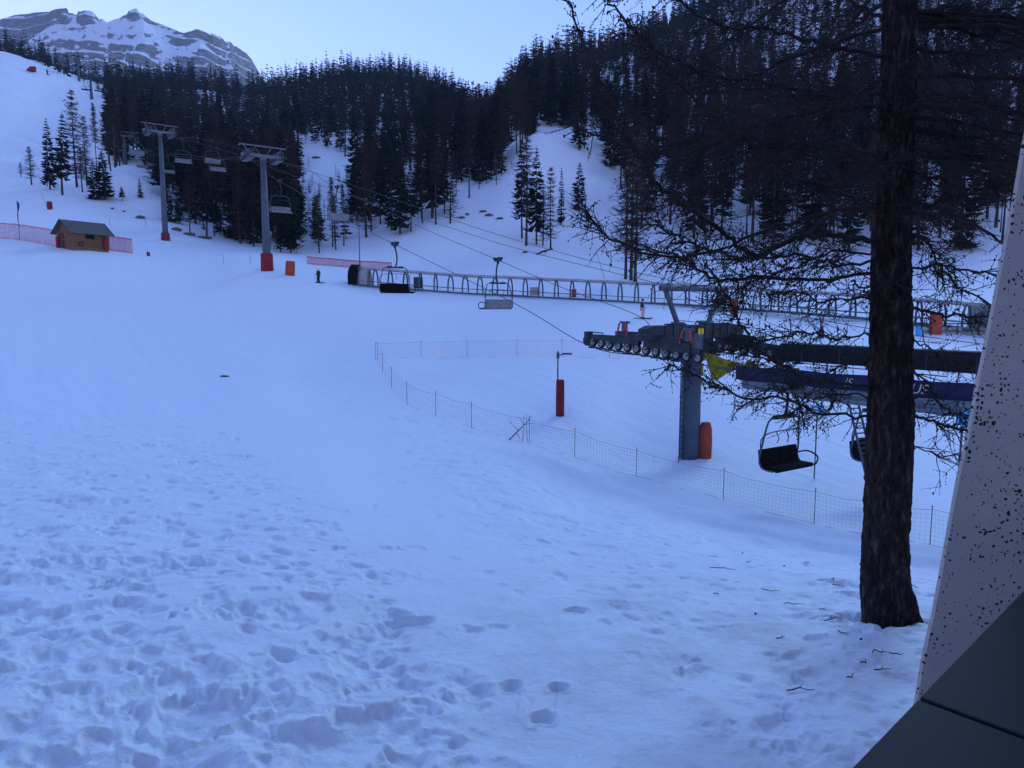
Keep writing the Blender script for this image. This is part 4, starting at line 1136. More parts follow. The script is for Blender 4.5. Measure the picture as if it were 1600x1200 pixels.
# steep ladder
def ladder():
    a = at(1322, 612, 25.2); b_ = at(1355, 752, 24.4); d = (b_ - a); a = a - d * .06; b_ = b_ + d * .62
    a2 = at(1340, 612, 25.5); w = (a2 - a) ; w = Vector((w.x, w.y, 0)).normalized() * .46
    e = empty("steel_ladder", b_, "steep grey steel ladder leaning up to the station beside the near trunk", "ladder")
    for k in (0, 1): MB().tube([a - b_ + w * k, w * k], .04, 6).build("stile", M_GALV, e)
    n = 30; mb = MB()
    for i in range(n):
        p = (a - b_) * (i + .5) / n; mb.box(p + w / 2, (.46, .09, .03), Matrix.Rotation(math.atan2(w.y, w.x), 3, 'Z'))
    mb.build("rungs", M_DKST, e)
ladder()

# yellow cloth under the sheaves
def cloth(pts, D0, D1, name, label):
    c = sum((at(x, y, 29.0) for x, y in pts), Vector()) / len(pts)
    n = len(pts); mb = MB(); x0, x1 = min(p[0] for p in pts), max(p[0] for p in pts)
    # fill by a fan of rings for folds
    cx, cy = sum(p[0] for p in pts) / n, sum(p[1] for p in pts) / n
    dense = []
    for i in range(n):
        for k in range(4):
            t = k / 4; dense.append((pts[i][0] * (1 - t) + pts[(i + 1) % n][0] * t, pts[i][1] * (1 - t) + pts[(i + 1) % n][1] * t))
    m = len(dense); R = 6; base = []
    for r in range(R + 1):
        f = 1 - r / R * .96
        for (x, y) in dense:
            X, Y = cx + (x - cx) * f, cy + (y - cy) * f
            D = D0 + (D1 - D0) * (X - x0) / (x1 - x0) + .10 * math.sin(X * .33 + Y * .2) + .05 * math.sin(Y * .7 - X * .2)
            base.append(at(X, Y, D) - c)
    mb.add(base, [(r * m + k, r * m + (k + 1) % m, (r + 1) * m + (k + 1) % m, (r + 1) * m + k) for r in range(R) for k in range(m)] + [tuple(R * m + k for k in range(m))])
    o = mb.build(name, M_YEL, None, True); o.location = c; s = o.modifiers.new("thick", 'SOLIDIFY'); s.thickness = .02
    tag(o, label, "tarpaulin")
cloth([(1100, 552), (1114, 554), (1128, 560), (1150, 566), (1176, 572), (1172, 577), (1150, 578), (1136, 583), (1122, 593), (1113, 594), (1108, 576)], 29.5, 27.8, "yellow_tarpaulin", "larger yellow cloth hanging slack under the near tower's sheave train")
cloth([(1163, 571), (1168, 562), (1178, 565), (1184, 572), (1193, 576), (1180, 581), (1166, 582)], 27.9, 27.2, "yellow_tarpaulin", "smaller yellow cloth knotted next to the navy banner's end")

# ------------------------------------------------------------------ blue signs near the station
def sign(px, py, D, w, h, round_, label):
    p = at(px, py, D); zb = gz(p.x, p.y)
    e = empty("direction_sign", (p.x, p.y, zb), label, "sign")
    H = p.z - zb
    MB().tube([(0, .05, -.3), (0, .05, H + .2)], .03, 6).build("post", M_GALV, e)
    if round_: MB().disc((0, 0, H), (0, 1, 0), w / 2, .03, 24).build("sign_panel", M_SKYBL, e)
    else:
        MB().box((0, 0, H), (w, .03, h)).build("sign_panel", M_SKYBL, e, bevel=.006)
        MB().box((0, -.018, H + .04), (w * .7, .006, h * .12)).box((0, -.018, H - .08), (w * .7, .006, h * .12)).build("text_stripe", M_WHITE, e)
sign(1278, 640, 31, .55, .40, False, "small rectangular light blue sign on a thin post between the near tower and the trunk")
sign(1506, 655, 19.5, .42, .42, True, "round light blue sign beside the concrete pillar")

# ------------------------------------------------------------------ nets
def net(base_pts, H, label, mats, cell=.12, post_h=1.0, world_pts=None, lean=0, lift=0.0, wire=.0024, group=None, posts_every=None, sag=.10):
    P = world_pts or [hit(px, py) for px, py in base_pts]
    c = P[0]
    e = empty("safety_net_fence", c, label, "net fence", group)
    nm, pm = mats
    mb = MB(); cum = [0]
    for i, p in enumerate(P):
        q = p - c; r = Vector((lean * random.Random(i).uniform(-1, 1), 0, 0))
        MB().tube([q + Vector((0, 0, -.3)), q + r + Vector((0, 0, H + .08))], .014, 6).knob(tuple(q + r + Vector((0, 0, H + .1))), .035).build("post", pm, e)
    for i in range(len(P) - 1):
        a, b = P[i], P[i + 1]; L = (b - a).length; n = max(2, int(L / cell))
        d = (b - a).normalized(); sd = Vector((-d.y, d.x, 0)).normalized()
        def pt(t, f):
            p = a.lerp(b, t); g = gz(p.x, p.y) + lift
            top = (a.z * (1 - t) + b.z * t) + H - sag * H * 4 * t * (1 - t)
            z = g + (top - g) * f if top > g + .2 else g + .2 * f
            return Vector((p.x, p.y, z)) + sd * .05 * math.sin(f * 3 + t * 9) - c
        rows = int(H / cell)
        for k in range(n + 1):
            t = k / n; A0, B0 = pt(t, 0), pt(t, 1); u = d * wire
            mb.add([A0 - u, A0 + u, B0 + u, B0 - u], [(0, 1, 2, 3)])
        st = max(2, n // 6)
        for rr in range(rows + 1):
            f = rr / rows; wv = wire * (3.0 if rr in (0, rows) else 1.0)
            for k in range(st):
                p, q = pt(k / st, f), pt((k + 1) / st, f)
                mb.add([p + Vector((0, 0, -wv)), p + Vector((0, 0, wv)), q + Vector((0, 0, wv)), q + Vector((0, 0, -wv))], [(0, 1, 2, 3)])
    mb.build("netting", nm, e)
    return e
NET = [(590, 563), (598, 582), (612, 606), (636, 632), (681, 650), (737, 668), (827, 693), (898, 714), (994, 744), (1130, 781), (1272, 818), (1362, 836), (1453, 851), (1570, 872)]
net(NET, 1.15, "long sagging safety net running from the far corner down to the concrete pillar", (M_GREYNET, M_POST), cell=.14)
net([(587, 562), (658, 559), (730, 558), (808, 557), (878, 557), (952, 560), (1040, 563)], 1.15, "faint pink safety net along the far side of the lift enclosure", (M_PINKNET, M_POST), cell=.14, sag=.02)
net([(-60, 374), (-30, 372), (8, 373), (24, 374), (38, 376), (55, 379), (72, 382), (88, 385)], 2.0, "pink safety net left of the timber chalet", (M_PINKNET, M_POST), cell=.16, sag=.01, wire=.022)
net([(168, 391), (177, 392), (186, 393), (195, 394), (207, 396)], 1.9, "pink safety net right of the timber chalet", (M_PINKNET, M_POST), cell=.14, sag=.01, wire=.028)
net([(480, 412), (497, 414), (515, 415), (535, 417), (560, 419), (585, 420), (612, 422)], 1.0, "dark pink safety net behind the conveyor's black mouth", (M_PINKNET, M_POST), cell=.16, sag=.01, wire=.03)

# broken branch stuck in the net
p = hit(820, 690); mb = MB()
mb.tube([(-.75, -.1, .1), (-.3, -.1, .55), (.25, -.1, 1.1)], [.03, .025, .012], 5)
for a, b in (((-.1, 0, 0), (-.05, 0, 1.25)), ((.12, 0, 0), (.05, 0, 1.3)), ((-.3, -.1, .55), (-.75, -.1, 1.0)), ((0, -.1, .85), (.5, -.1, .9)), ((-.4, -.1, .45), (-.2, -.1, .1)), ((0, -.1, .8), (-.3, 0, 1.2)), ((.1, -.1, .95), (.35, 0, 1.25))): mb.tube([a, b], [.014, .006], 4)
o = mb.build("broken_branch", M_TWIG); o.location = p; tag(o, "forked broken branch caught in the safety net", "branch")

# ------------------------------------------------------------------ padded poles
def pad_pole(px, py, top_py, pad_top_py, wpx, m, label, kind="padded_pole", cam_=False, D=None, lean=0.0, pw=1.0):
    p = hit(px, py) if D is None else at(px, py, D)
    d = p.y * CP - p.z * SP; k = d / F
    e = empty(kind, p, label, "padded pole" if kind == "padded_pole" else "crash mat")
    H = (py - top_py) * k; h = (py - pad_top_py) * k; w = wpx * k
    if top_py < pad_top_py:
        mb = MB().tube([(-w * .30, .0, -.3), (-w * .30 + lean, 0, H)], [.05 * pw, .035 * pw], 8)
        if cam_: mb.box((-w * .3, -.02, H * .93), (.16, .14, .3)).box((.35, -.1, H * .955), (.5, .12, .10)).tube([(-w * .3, 0, H * .93), (.4, -.1, H * .96)], .03, 5)
        mb.build("pole", M_GALV, e)
    n = 12; R = [(.0, .94), (.06, 1.0), (.5, 1.03), (.94, .98), (1.0, .90)]; mb = MB()
    for f, s in R:
        for q in range(n):
            a = 6.283 * q / n; cc, ss = math.cos(a), math.sin(a)
            mb.v.append((math.copysign(abs(cc) ** .5, cc) * w / 2 * s, math.copysign(abs(ss) ** .5, ss) * min(w / 2, .3) * s, -.1 + f * (h + .1)))
    mb.f = [(i * n + q, i * n + (q + 1) % n, (i + 1) * n + (q + 1) % n, (i + 1) * n + q) for i in range(4) for q in range(n)] + [tuple(range(4 * n, 5 * n)), tuple(range(n))[::-1]]
    mb.build("pad", m, e, True)
    return e
pad_pole(875, 649, 548, 593, 13, M_RED, "dark red padded pole with a small sensor head inside the net enclosure", cam_=True)
pad_pole(565, 445, 338, 418, 7, M_RED, "tall thin pole with a red pad beside the conveyor's black mouth", pw=1.4)
pad_pole(1283, 528, 470, 515, 7, M_RED, "slender pole with a small dark red pad just left of the near trunk", pw=.9)
e = pad_pole(453, 430, 408, 408, 14, M_ORANGE, "square orange crash mat right of the big lift tower's foot", kind="crash_mat"); e.rotation_euler[1] = .08
e = pad_pole(78, 327, 300, 315, 7, M_RED, "small red pad with a slanting rod on the piste above the chalet", lean=-1.2, pw=.6)
pad_pole(1147, 492, 466, 468, 10, M_ORANGE, "orange pad seen behind the near tower's lifting frame", kind="crash_mat")
pad_pole(1461, 522, 487, 489, 17, M_ORANGE, "big orange crash mat right of the near trunk beside the railing", kind="crash_mat")
pad_pole(1435, 525, 505, 511, 7, M_SKYBL, "narrow blue pad with a red cap right of the near trunk", kind="crash_mat")
pad_pole(232, 400, 390, 394, 4, M_RED, "tiny red marker cone on the piste below the slim lift tower", kind="crash_mat")

def stick(px, py, top, label, dx=0, r=.03, m=None):
    p = hit(px, py); k = (p.y * CP - p.z * SP) / F
    o = MB().tube([(0, 0, -.3), (dx * k, 0, (py - top) * k)], [r, r * .8], 5).knob((dx * k, 0, (py - top) * k), r * 1.6).build("marker_pole", m or M_POST); o.location = p
    tag(o, label, "marker pole")
stick(461, 396, 345, "long leaning snow lance in front of the woods right of the big tower", 24, .05, M_GALV)
stick(349, 412, 398, "short marker pole left of the big tower on smooth snow")
stick(392, 410, 399, "short marker pole closest left of the big tower")
stick(172, 352, 340, "thin marker pole on the snow above the chalet roof")
stick(228, 355, 341, "thin marker pole left of the slim tower's foot")
stick(946, 436, 390, "tall thin leaning pole behind the conveyor left of the larch cluster", -16, .03)

# ------------------------------------------------------------------ banner flag left
p = hit(31, 376); k = (p.y * CP - p.z * SP) / F
e = empty("banner_flag", p, "tall wavy navy blue feather flag by the net left of the chalet", "flag")
MB().tube([(0, 0, -.3), (0, 0, 61 * k)], .035, 6).build("flag_pole", M_POST, e)
mb = MB()
for i in range(15):
    f = i / 14; z = (60 - 38 * f) * k; wv = .35 * math.sin(f * 8) * .5
    mb.v += [(-.05 + wv * .3, 0, z), (.38 * (1 - .35 * f) * (.6 + .4 * math.sin(f * 7 + 1)) - .1, .12 * math.sin(f * 6), z - .1)]
mb.f = [(2 * i, 2 * i + 1, 2 * i + 3, 2 * i + 2) for i in range(14)]
fo = mb.build("flag_cloth", M_FLAG, e, True); fo.modifiers.new("thick", 'SOLIDIFY').thickness = .02

# ------------------------------------------------------------------ chalet
def chalet():
    c = hit(131, 388); k = (c.y * CP - c.z * SP) / F
    e = empty("timber_chalet", c, "small timber chalet with a grey shingle roof between two pink net fences", "chalet", None, math.radians(60))
    L, Wd, Hw, Hr = 4.6, 3.2, 2.05, 1.25
    MB().box((0, -Wd / 2 + .06, Hw / 2 - .3), (L, .12, Hw + .6)).box((0, Wd / 2 - .06, Hw / 2 - .3), (L, .12, Hw + .6)).build("long_wall", M_WOOD, e)
    for sg in (-1, 1):
        x = sg * (L / 2 - .06)
        pl = [(-Wd / 2 + .12, -.6), (Wd / 2 - .12, -.6), (Wd / 2 - .12, Hw), (0, Hw + Hr), (-Wd / 2 + .12, Hw)]
        MB().add([(x - .05, y, z) for y, z in pl] + [(x + .05, y, z) for y, z in pl], [(0, 1, 2, 3, 4), (9, 8, 7, 6, 5)] + [(i, (i + 1) % 5, 5 + (i + 1) % 5, 5 + i) for i in range(5)]).build("gable_wall", M_WOOD, e)
    lg = MB()
    for i in range(9):
        z = .05 + i * .24; lg.tube([(-L / 2 - .12, -Wd / 2 - .0, z), (L / 2 + .12, -Wd / 2 - .0, z)], .115, 7)
        lg.tube([(-L / 2 - .0, -Wd / 2 - .12, z + .1), (-L / 2 - .0, Wd / 2 + .12, z + .1)], .115, 7)
    lg.build("log_cladding", M_WOOD, e, True)
    ro = MB(); ov, og = .55, .5
    for sg in (-1, 1):
        y0, z0 = 0, Hw + Hr + .12; y1 = sg * (Wd / 2 + ov); z1 = Hw + .12 - Hr * ov / (Wd / 2)
        n = 7
        for i in range(n):
            a, b = i / n, (i + 1) / n; lift = .03
            ya, yb = y0 + (y1 - y0) * a, y0 + (y1 - y0) * b; za, zb_ = z0 + (z1 - z0) * a, z0 + (z1 - z0) * b
            ro.add([(-L / 2 - og, ya, za), (L / 2 + og, ya, za), (L / 2 + og, yb, zb_ + lift), (-L / 2 - og, yb, zb_ + lift), (-L / 2 - og, ya, za - .12), (L / 2 + og, ya, za - .12), (L / 2 + og, yb, zb_ - .10), (-L / 2 - og, yb, zb_ - .10)],
                   [(0, 1, 2, 3), (7, 6, 5, 4), (0, 3, 7, 4), (1, 5, 6, 2), (3, 2, 6, 7), (0, 4, 5, 1)])
    r = ro.build("roof", M_SHING, e)
    for sx in (-1, 1):
        vb = MB()
        for sg in (-1, 1):
            x = sx * (L / 2 + og + .03); vb.tube([(x, 0, Hw + Hr + .12), (x, sg * (Wd / 2 + ov + .03), Hw + .08 - Hr * ov / (Wd / 2))], .07, 4)
        vb.build("bargeboard", M_WOODD, r)
    wf = MB().box((-.1, -Wd / 2 - .13, 1.35), (1.2, .08, .62)).build("window", M_WOODD, e)
    MB().box((-.1, -Wd / 2 - .18, 1.35), (1.0, .03, .42)).build("pane", M_BLACK, wf)
    d = MB().box((-L / 2 - .14, .45, .85), (.08, .9, 1.8)).build("door", M_WOODD, e)
    MB().knob((-L / 2 - .2, .15, .9), .05).build("handle", M_WHITE, d)
    MB().box((1.85, -Wd / 2 - .24, .55), (.55, .22, 1.5)).build("red_pad", M_RED, e)
    MB().box((-L / 2 - .26, 1.15, .55), (.22, .55, 1.7)).build("red_pad", M_RED, e)
    MB().box((-1.3, -Wd / 2 - .2, .35), (.6, .2, .6)).build("notice_board", M_WOODD, e)
chalet()

# ------------------------------------------------------------------ covered conveyor (tunnel of hoops)
def conveyor():
    pts = [(556, 446), (600, 449), (650, 453), (700, 457), (750, 460), (800, 462), (850, 465), (900, 468), (950, 470), (1000, 473), (1060, 476), (1120, 480), (1180, 485), (1240, 489), (1300, 494), (1360, 499), (1420, 505), (1480, 511), (1560, 519)]
    Dp = np.interp([p[0] for p in pts], [556, 700, 900, 1100, 1300, 1560], [84, 83, 79, 74, 66, 57])
    P = [at(px, py, float(D)) for (px, py), D in zip(pts, Dp)]
    for p in P: p.z = max(p.z, gz(p.x, p.y) - .05)
    P = smooth_path(P, 3)
    e = empty("covered_conveyor", P[0], "long covered ski conveyor gallery with curved ribs crossing the slope", "ski conveyor")
    c = P[0]; H = 2.0; cum = [0]
    for i in range(len(P) - 1): cum.append(cum[-1] + (P[i + 1] - P[i]).length)
    def sample(s):
        i = min(max(np.searchsorted(cum, s) - 1, 0), len(P) - 2); t = (s - cum[i]) / (cum[i + 1] - cum[i]); p = P[i].lerp(P[i + 1], t); d = (P[i + 1] - P[i]); d.z = 0; d.normalize()
        return p - c, d
    step = 1.8; n = int(cum[-1] / step)
    SECT = lambda w: [(-w, 0), (-w * .98, H * .35), (-w * .80, H * .68), (-w * .42, H * .92), (0, H), (w * .42, H * .92), (w * .80, H * .68), (w * .98, H * .35), (w, 0)]
    S0 = SECT(1.05)
    # hoops
    for k in range(n + 1):
        p, d = sample(min(k * step + .6, cum[-1] - .01)); nrm = Vector((-d.y, d.x, 0))
        q = [p + nrm * x + Vector((0, 0, z)) for x, z in smooth2(S0)]
        MB().tube(q, .095, 6).build("rib", M_GALV, e)
    ridge = MB().tube([sample(s)[0] + Vector((0, 0, H + .06)) for s in np.arange(0, cum[-1], 1.0)], .17, 8)
    ridge.build("ridge_tube", M_TUBE, e, True)
    br = MB(); sp = list(np.arange(0, cum[-1], 1.0))
    for sd in (-1, 1):
        br.tube([sample(s)[0] + Vector((-sample(s)[1].y, sample(s)[1].x, 0)) * sd * 1.05 + Vector((0, 0, .02)) for s in sp], .11, 6)
    for sd in (-1, 1):
        br.tube([sample(s)[0] + Vector((-sample(s)[1].y, sample(s)[1].x, 0)) * sd * 1.03 + Vector((0, 0, .55)) for s in sp], .035, 5)
    br.build("side_rail", M_GALV, e, True)
    bl = MB()
    for i in range(len(sp) - 1):
        a, da = sample(sp[i]); b, db = sample(sp[i + 1]); na = Vector((-da.y, da.x, 0)) * .35; nb = Vector((-db.y, db.x, 0)) * .35; z = Vector((0, 0, .14))
        bl.add([a - na + z, a + na + z, b + nb + z, b - nb + z], [(0, 1, 2, 3)])
    bl.build("belt", M_RUB, e)
    # the mouth: black hood
    p, d = sample(0.0); nrm = Vector((-d.y, d.x, 0)); hd = MB(); S1 = smooth2([(x * 1.12, z * 1.13) for x, z in S0]); m = len(S1)
    for L in (-.55, -.4, .3, .5):
        hd.v += [tuple(p + d * (L - (.0 if True else 0)) + nrm * x + Vector((0, 0, z - (.25 if L < -.5 else 0) * (z > .3)))) for x, z in S1]
    hd.f = [(r * m + k, r * m + k + 1, (r + 1) * m + k + 1, (r + 1) * m + k) for r in range(3) for k in range(m - 1)]
    ho = hd.build("mouth_hood", M_BLACK, e, True); ho.modifiers.new("thick", 'SOLIDIFY').thickness = .12
    # solid cladding near the mouth and machinery boxes inside
    pn = MB(); S2 = smooth2([(x * .97, z * .98) for x, z in S0]); m = len(S2)
    for L in (.5, 1.1, 1.7):
        q, dd = sample(L); nn = Vector((-dd.y, dd.x, 0)); pn.v += [tuple(q + nn * x + Vector((0, 0, z))) for x, z in S2]
    pn.f = [(r * m + k, r * m + k + 1, (r + 1) * m + k + 1, (r + 1) * m + k) for r in range(2) for k in range(m - 1)]
    po = pn.build("cladding", M_SHED, e, True); po.modifiers.new("thick", 'SOLIDIFY').thickness = .05
    for px in (1052,):
        pass
    for s, w, h_, m_ in ((7.5, 1.0, 1.3, M_DKST), (21.5, 1.1, .9, M_SHED), (42, .8, 1.1, M_DKST), (26, .5, .9, M_ORANGE)):
        q, dd = sample(min(s, cum[-1] - 1)); MB().box(q + Vector((0, .1, .2 + h_ / 2)), (w, .5, h_)).build("machine_box", m_, e)
def smooth2(S):
    return [(p.x, p.z) for p in smooth_path([Vector((x, 0, z)) for x, z in S], 2)]
conveyor()

# white shelter and railing at the far right
p = hit(1530, 524); e = empty("railing", p, "grey guard railing with a pale board beside the concrete pillar", "railing")
MB().tube([(-5.2, 0, .95), (4, 0, .95)], .05, 6).tube([(-5.2, 0, .35), (4, 0, .35)], .035, 6).build("rail", M_DKST, e)
for k in range(6): MB().tube([(-5.2 + k * 1.7, 0, -.3), (-5.2 + k * 1.7, 0, .98)], .045, 6).build("post", M_DKST, e)
MB().box((-.4, .12, .38), (8.6, .04, .55)).build("board", M_SHED, e)
p = hit(1228, 530); e = empty("railing", p, "short dark rail on two posts behind the near tower's right end", "railing")
MB().tube([(-1.7, 0, .62), (1.3, 0, .58)], .045, 6).build("rail", M_DKST, e)
for x in (-1.7, -.3, 1.3): MB().tube([(x, 0, -.3), (x, 0, .6)], .04, 6).build("post", M_DKST, e)
p = at(1540, 500, 60); e = empty("service_hut", (p.x + 1.5, p.y, gz(p.x, p.y)), "pale flat sided service hut behind the pillar at the conveyor's near end", "hut", None, .25)
MB().box((0, 0, .9), (5.0, 2.4, 2.4)).build("wall", M_SHED, e, bevel=.02); MB().box((0, 0, 2.15), (5.3, 2.7, .12)).build("roof", M_LTST, e); MB().box((-1.2, -1.23, .9), (.9, .04, 1.7)).build("door", M_GALV, e)

# ------------------------------------------------------------------ dark rocks and logs showing through the snow
def boulder(px, py, w, h, label, seed):
    p = hit(px, py); k = (p.y * CP - p.z * SP) / F; r = random.Random(seed); mb = MB(); n, m = 12, 6
    for i in range(m + 1):
        for j in range(n):
            ph = i / m * math.pi; a = j / n * 6.283; q = 1 + r.uniform(-.22, .22)
            mb.v.append((math.sin(ph) * math.cos(a) * w * k / 2 * q, math.sin(ph) * math.sin(a) * w * k * .3 * q, math.cos(ph) * h * k / 2 * q))
    mb.f = [(i * n + j, (i + 1) * n + j, (i + 1) * n + (j + 1) % n, i * n + (j + 1) % n) for i in range(m) for j in range(n)]
    o = mb.build("rock", M_ROCK); o.location = p + Vector((0, -.1, h * k * .15)); tag(o, label, "rock", None if "group:" not in label else None)
for i, (px, py, w, h, l) in enumerate([
 (219, 341, 15, 6, "dark oval rock on the snow left of the slim tower"), (176, 327, 5, 4, "small dark rock above the chalet roof"), (194, 331, 5, 3, "smallest dark rock above the oval one"),
 (276, 360, 16, 7, "thick left end rock of the long dark band below the woods"), (295, 367, 22, 6, "middle rock of the long dark band below the woods"), (318, 372, 26, 5, "long low right rock of the dark band below the woods"),
 (387, 358, 8, 8, "dark rock at the woods edge left of the big tower"), (755, 331, 12, 4, "left dark rock on the bare slope top"), (764, 337, 14, 5, "middle dark rock on the bare slope top"), (781, 342, 12, 4, "right dark rock on the bare slope top"), (722, 341, 10, 4, "dark rock beside the leaning larch's foot"), (730, 336, 6, 5, "small upright rock beside the leaning larch's foot"),
 (820, 395, 8, 4, "small dark rock below the big larch"), (916, 214, 12, 3, "flat dark rock on the knoll crest"), (494, 247, 14, 4, "dark ledge across the snow gully"), (352, 588, 16, 3, "lone dark scrap of wood on the smooth near piste")]):
    boulder(px, py, w, h, l, 40 + i)
p = hit(852, 398); o = MB().tube([(-1.5, -.2, .0), (-.4, 0, .5), (1.2, .2, .9)], [.12, .18, .1], 6).tube([(-.4, 0, .5), (.2, -.4, .3)], [.1, .04], 5).build("fallen_log", M_TWIG); o.location = p; tag(o, "fallen bough at the foot of the larch on the open slope", "log")

# red shelter near the top of the piste
p = hit(48, 112); k = (p.y * CP - p.z * SP) / F
e = empty("red_shelter", p, "tiny red slanted shelter near the top of the piste", "shelter")
w = 15 * k
MB().add([(-w / 2, -.8, 0), (w / 2, -.8, 0), (w / 2, .8, 0), (-w / 2, .8, 0), (w / 2, -.8, 2.6), (w / 2, .8, 2.6), (0, -.8, 2.4), (0, .8, 2.4)], [(0, 1, 4, 6), (3, 7, 5, 2), (1, 2, 5, 4), (0, 6, 7, 3), (6, 4, 5, 7)]).build("tarpaulin", M_RED, e)
MB().tube([(-w / 2, -.85, -.3), (-w / 2, -.85, .3)], .08, 5).build("peg", M_DKST, e)

# ------------------------------------------------------------------ people
def person(px, py, hgt_px, label, jm, tm, helm, poles=True, turn=0.0, D=None):
    p = hit(px, py) if D is None else at(px, py, D); k = (p.y * CP - p.z * SP) / F; s = hgt_px * k / 1.78
    e = empty("person", p, label, "person", None, turn); e.scale = (s, s, s)
    def skin(name, V, Ed, R, m, par, root=0, sub=2):
        me = bpy.data.meshes.new(name); me.from_pydata(V, Ed, []); me.materials.append(m)
        o = bpy.data.objects.new(name, me); COL.objects.link(o); o.parent = par
        md = o.modifiers.new("skin", 'SKIN')
        for i, v in enumerate(me.skin_vertices[0].data): v.radius = (R[i], R[i] * .9 if i != 99 else R[i]); v.use_root = (i == root)
        md.use_smooth_shade = True
        sb = o.modifiers.new("sub", 'SUBSURF'); sb.levels = sub; sb.render_levels = sub
        return o
    V = [(0, 0, .93), (0, .01, 1.15), (0, .0, 1.38), (0, -.02, 1.50), (0, -.03, 1.60), (0, -.03, 1.72),
         (-.10, 0, .88), (-.13, -.06, .50), (-.14, .02, .10), (-.14, -.14, .06), (.10, 0, .88), (.13, -.08, .50), (.14, .0, .10), (.14, -.16, .06),
         (-.20, 0, 1.40), (-.30, .03, 1.14), (-.33, -.20, 1.02), (-.33, -.28, 1.0), (.20, 0, 1.40), (.30, .03, 1.14), (.33, -.20, 1.02), (.33, -.28, 1.0)]
    Ed = [(0, 1), (1, 2), (2, 3), (3, 4), (4, 5), (0, 6), (6, 7), (7, 8), (8, 9), (0, 10), (10, 11), (11, 12), (12, 13), (2, 14), (14, 15), (15, 16), (16, 17), (2, 18), (18, 19), (19, 20), (20, 21)]
    R = [.15, .14, .16, .06, .085, .085, .10, .075, .055, .045, .10, .075, .055, .045, .08, .055, .045, .04, .08, .055, .045, .04]
    skin("body", V, Ed, R, M_SKIN, e)
    skin("jacket", [V[i] for i in (0, 1, 2, 14, 15, 16, 18, 19, 20)] + [(0, 0, .82), (0, -.01, 1.46)], [(0, 1), (1, 2), (2, 3), (3, 4), (4, 5), (2, 6), (6, 7), (7, 8), (0, 9), (2, 10)], [.19, .18, .19, .11, .085, .07, .11, .085, .07, .19, .10], jm, e)
    skin("trousers", [V[i] for i in (0, 6, 7, 8, 10, 11, 12)], [(0, 1), (1, 2), (2, 3), (0, 4), (4, 5), (5, 6)], [.165, .135, .11, .095, .135, .11, .095], tm, e)
    MB().tube([(0, -.03, 1.60), (0, -.03, 1.70), (0, -.03, 1.77), (0, -.03, 1.80)], [.12, .13, .09, .02], 12).build("helmet", helm, e, True)
    for sg in (-1, 1):
        MB().tube([(sg * .14, .75, .03), (sg * .14, -.75, .03), (sg * .14, -.92, .10)], [.05, .05, .04], 4).build("ski", M_DKST, e)
        MB().box((sg * .14, -.05, .09), (.13, .34, .15)).build("ski_boot", M_DKST, e, bevel=.02)
        if poles: MB().tube([(sg * .34, -.28, 1.05), (sg * .45, -.1, .02)], .012, 4).build("ski_pole", M_GALV, e)
person(1003, 498, 31, "skier in a black jacket and peach trousers below the covered conveyor", M_JACKET, M_PEACH, M_JACKET, turn=1.3)
person(498, 442, 23, "skier all in black with a pale helmet left of the conveyor's mouth", M_JACKET, M_JACKET, M_HELM, turn=-1.9)
person(74, 117, 9, "distant skier standing near the top of the piste right of the red shelter", M_JACKET, M_JACKET, M_JACKET, turn=1.6)

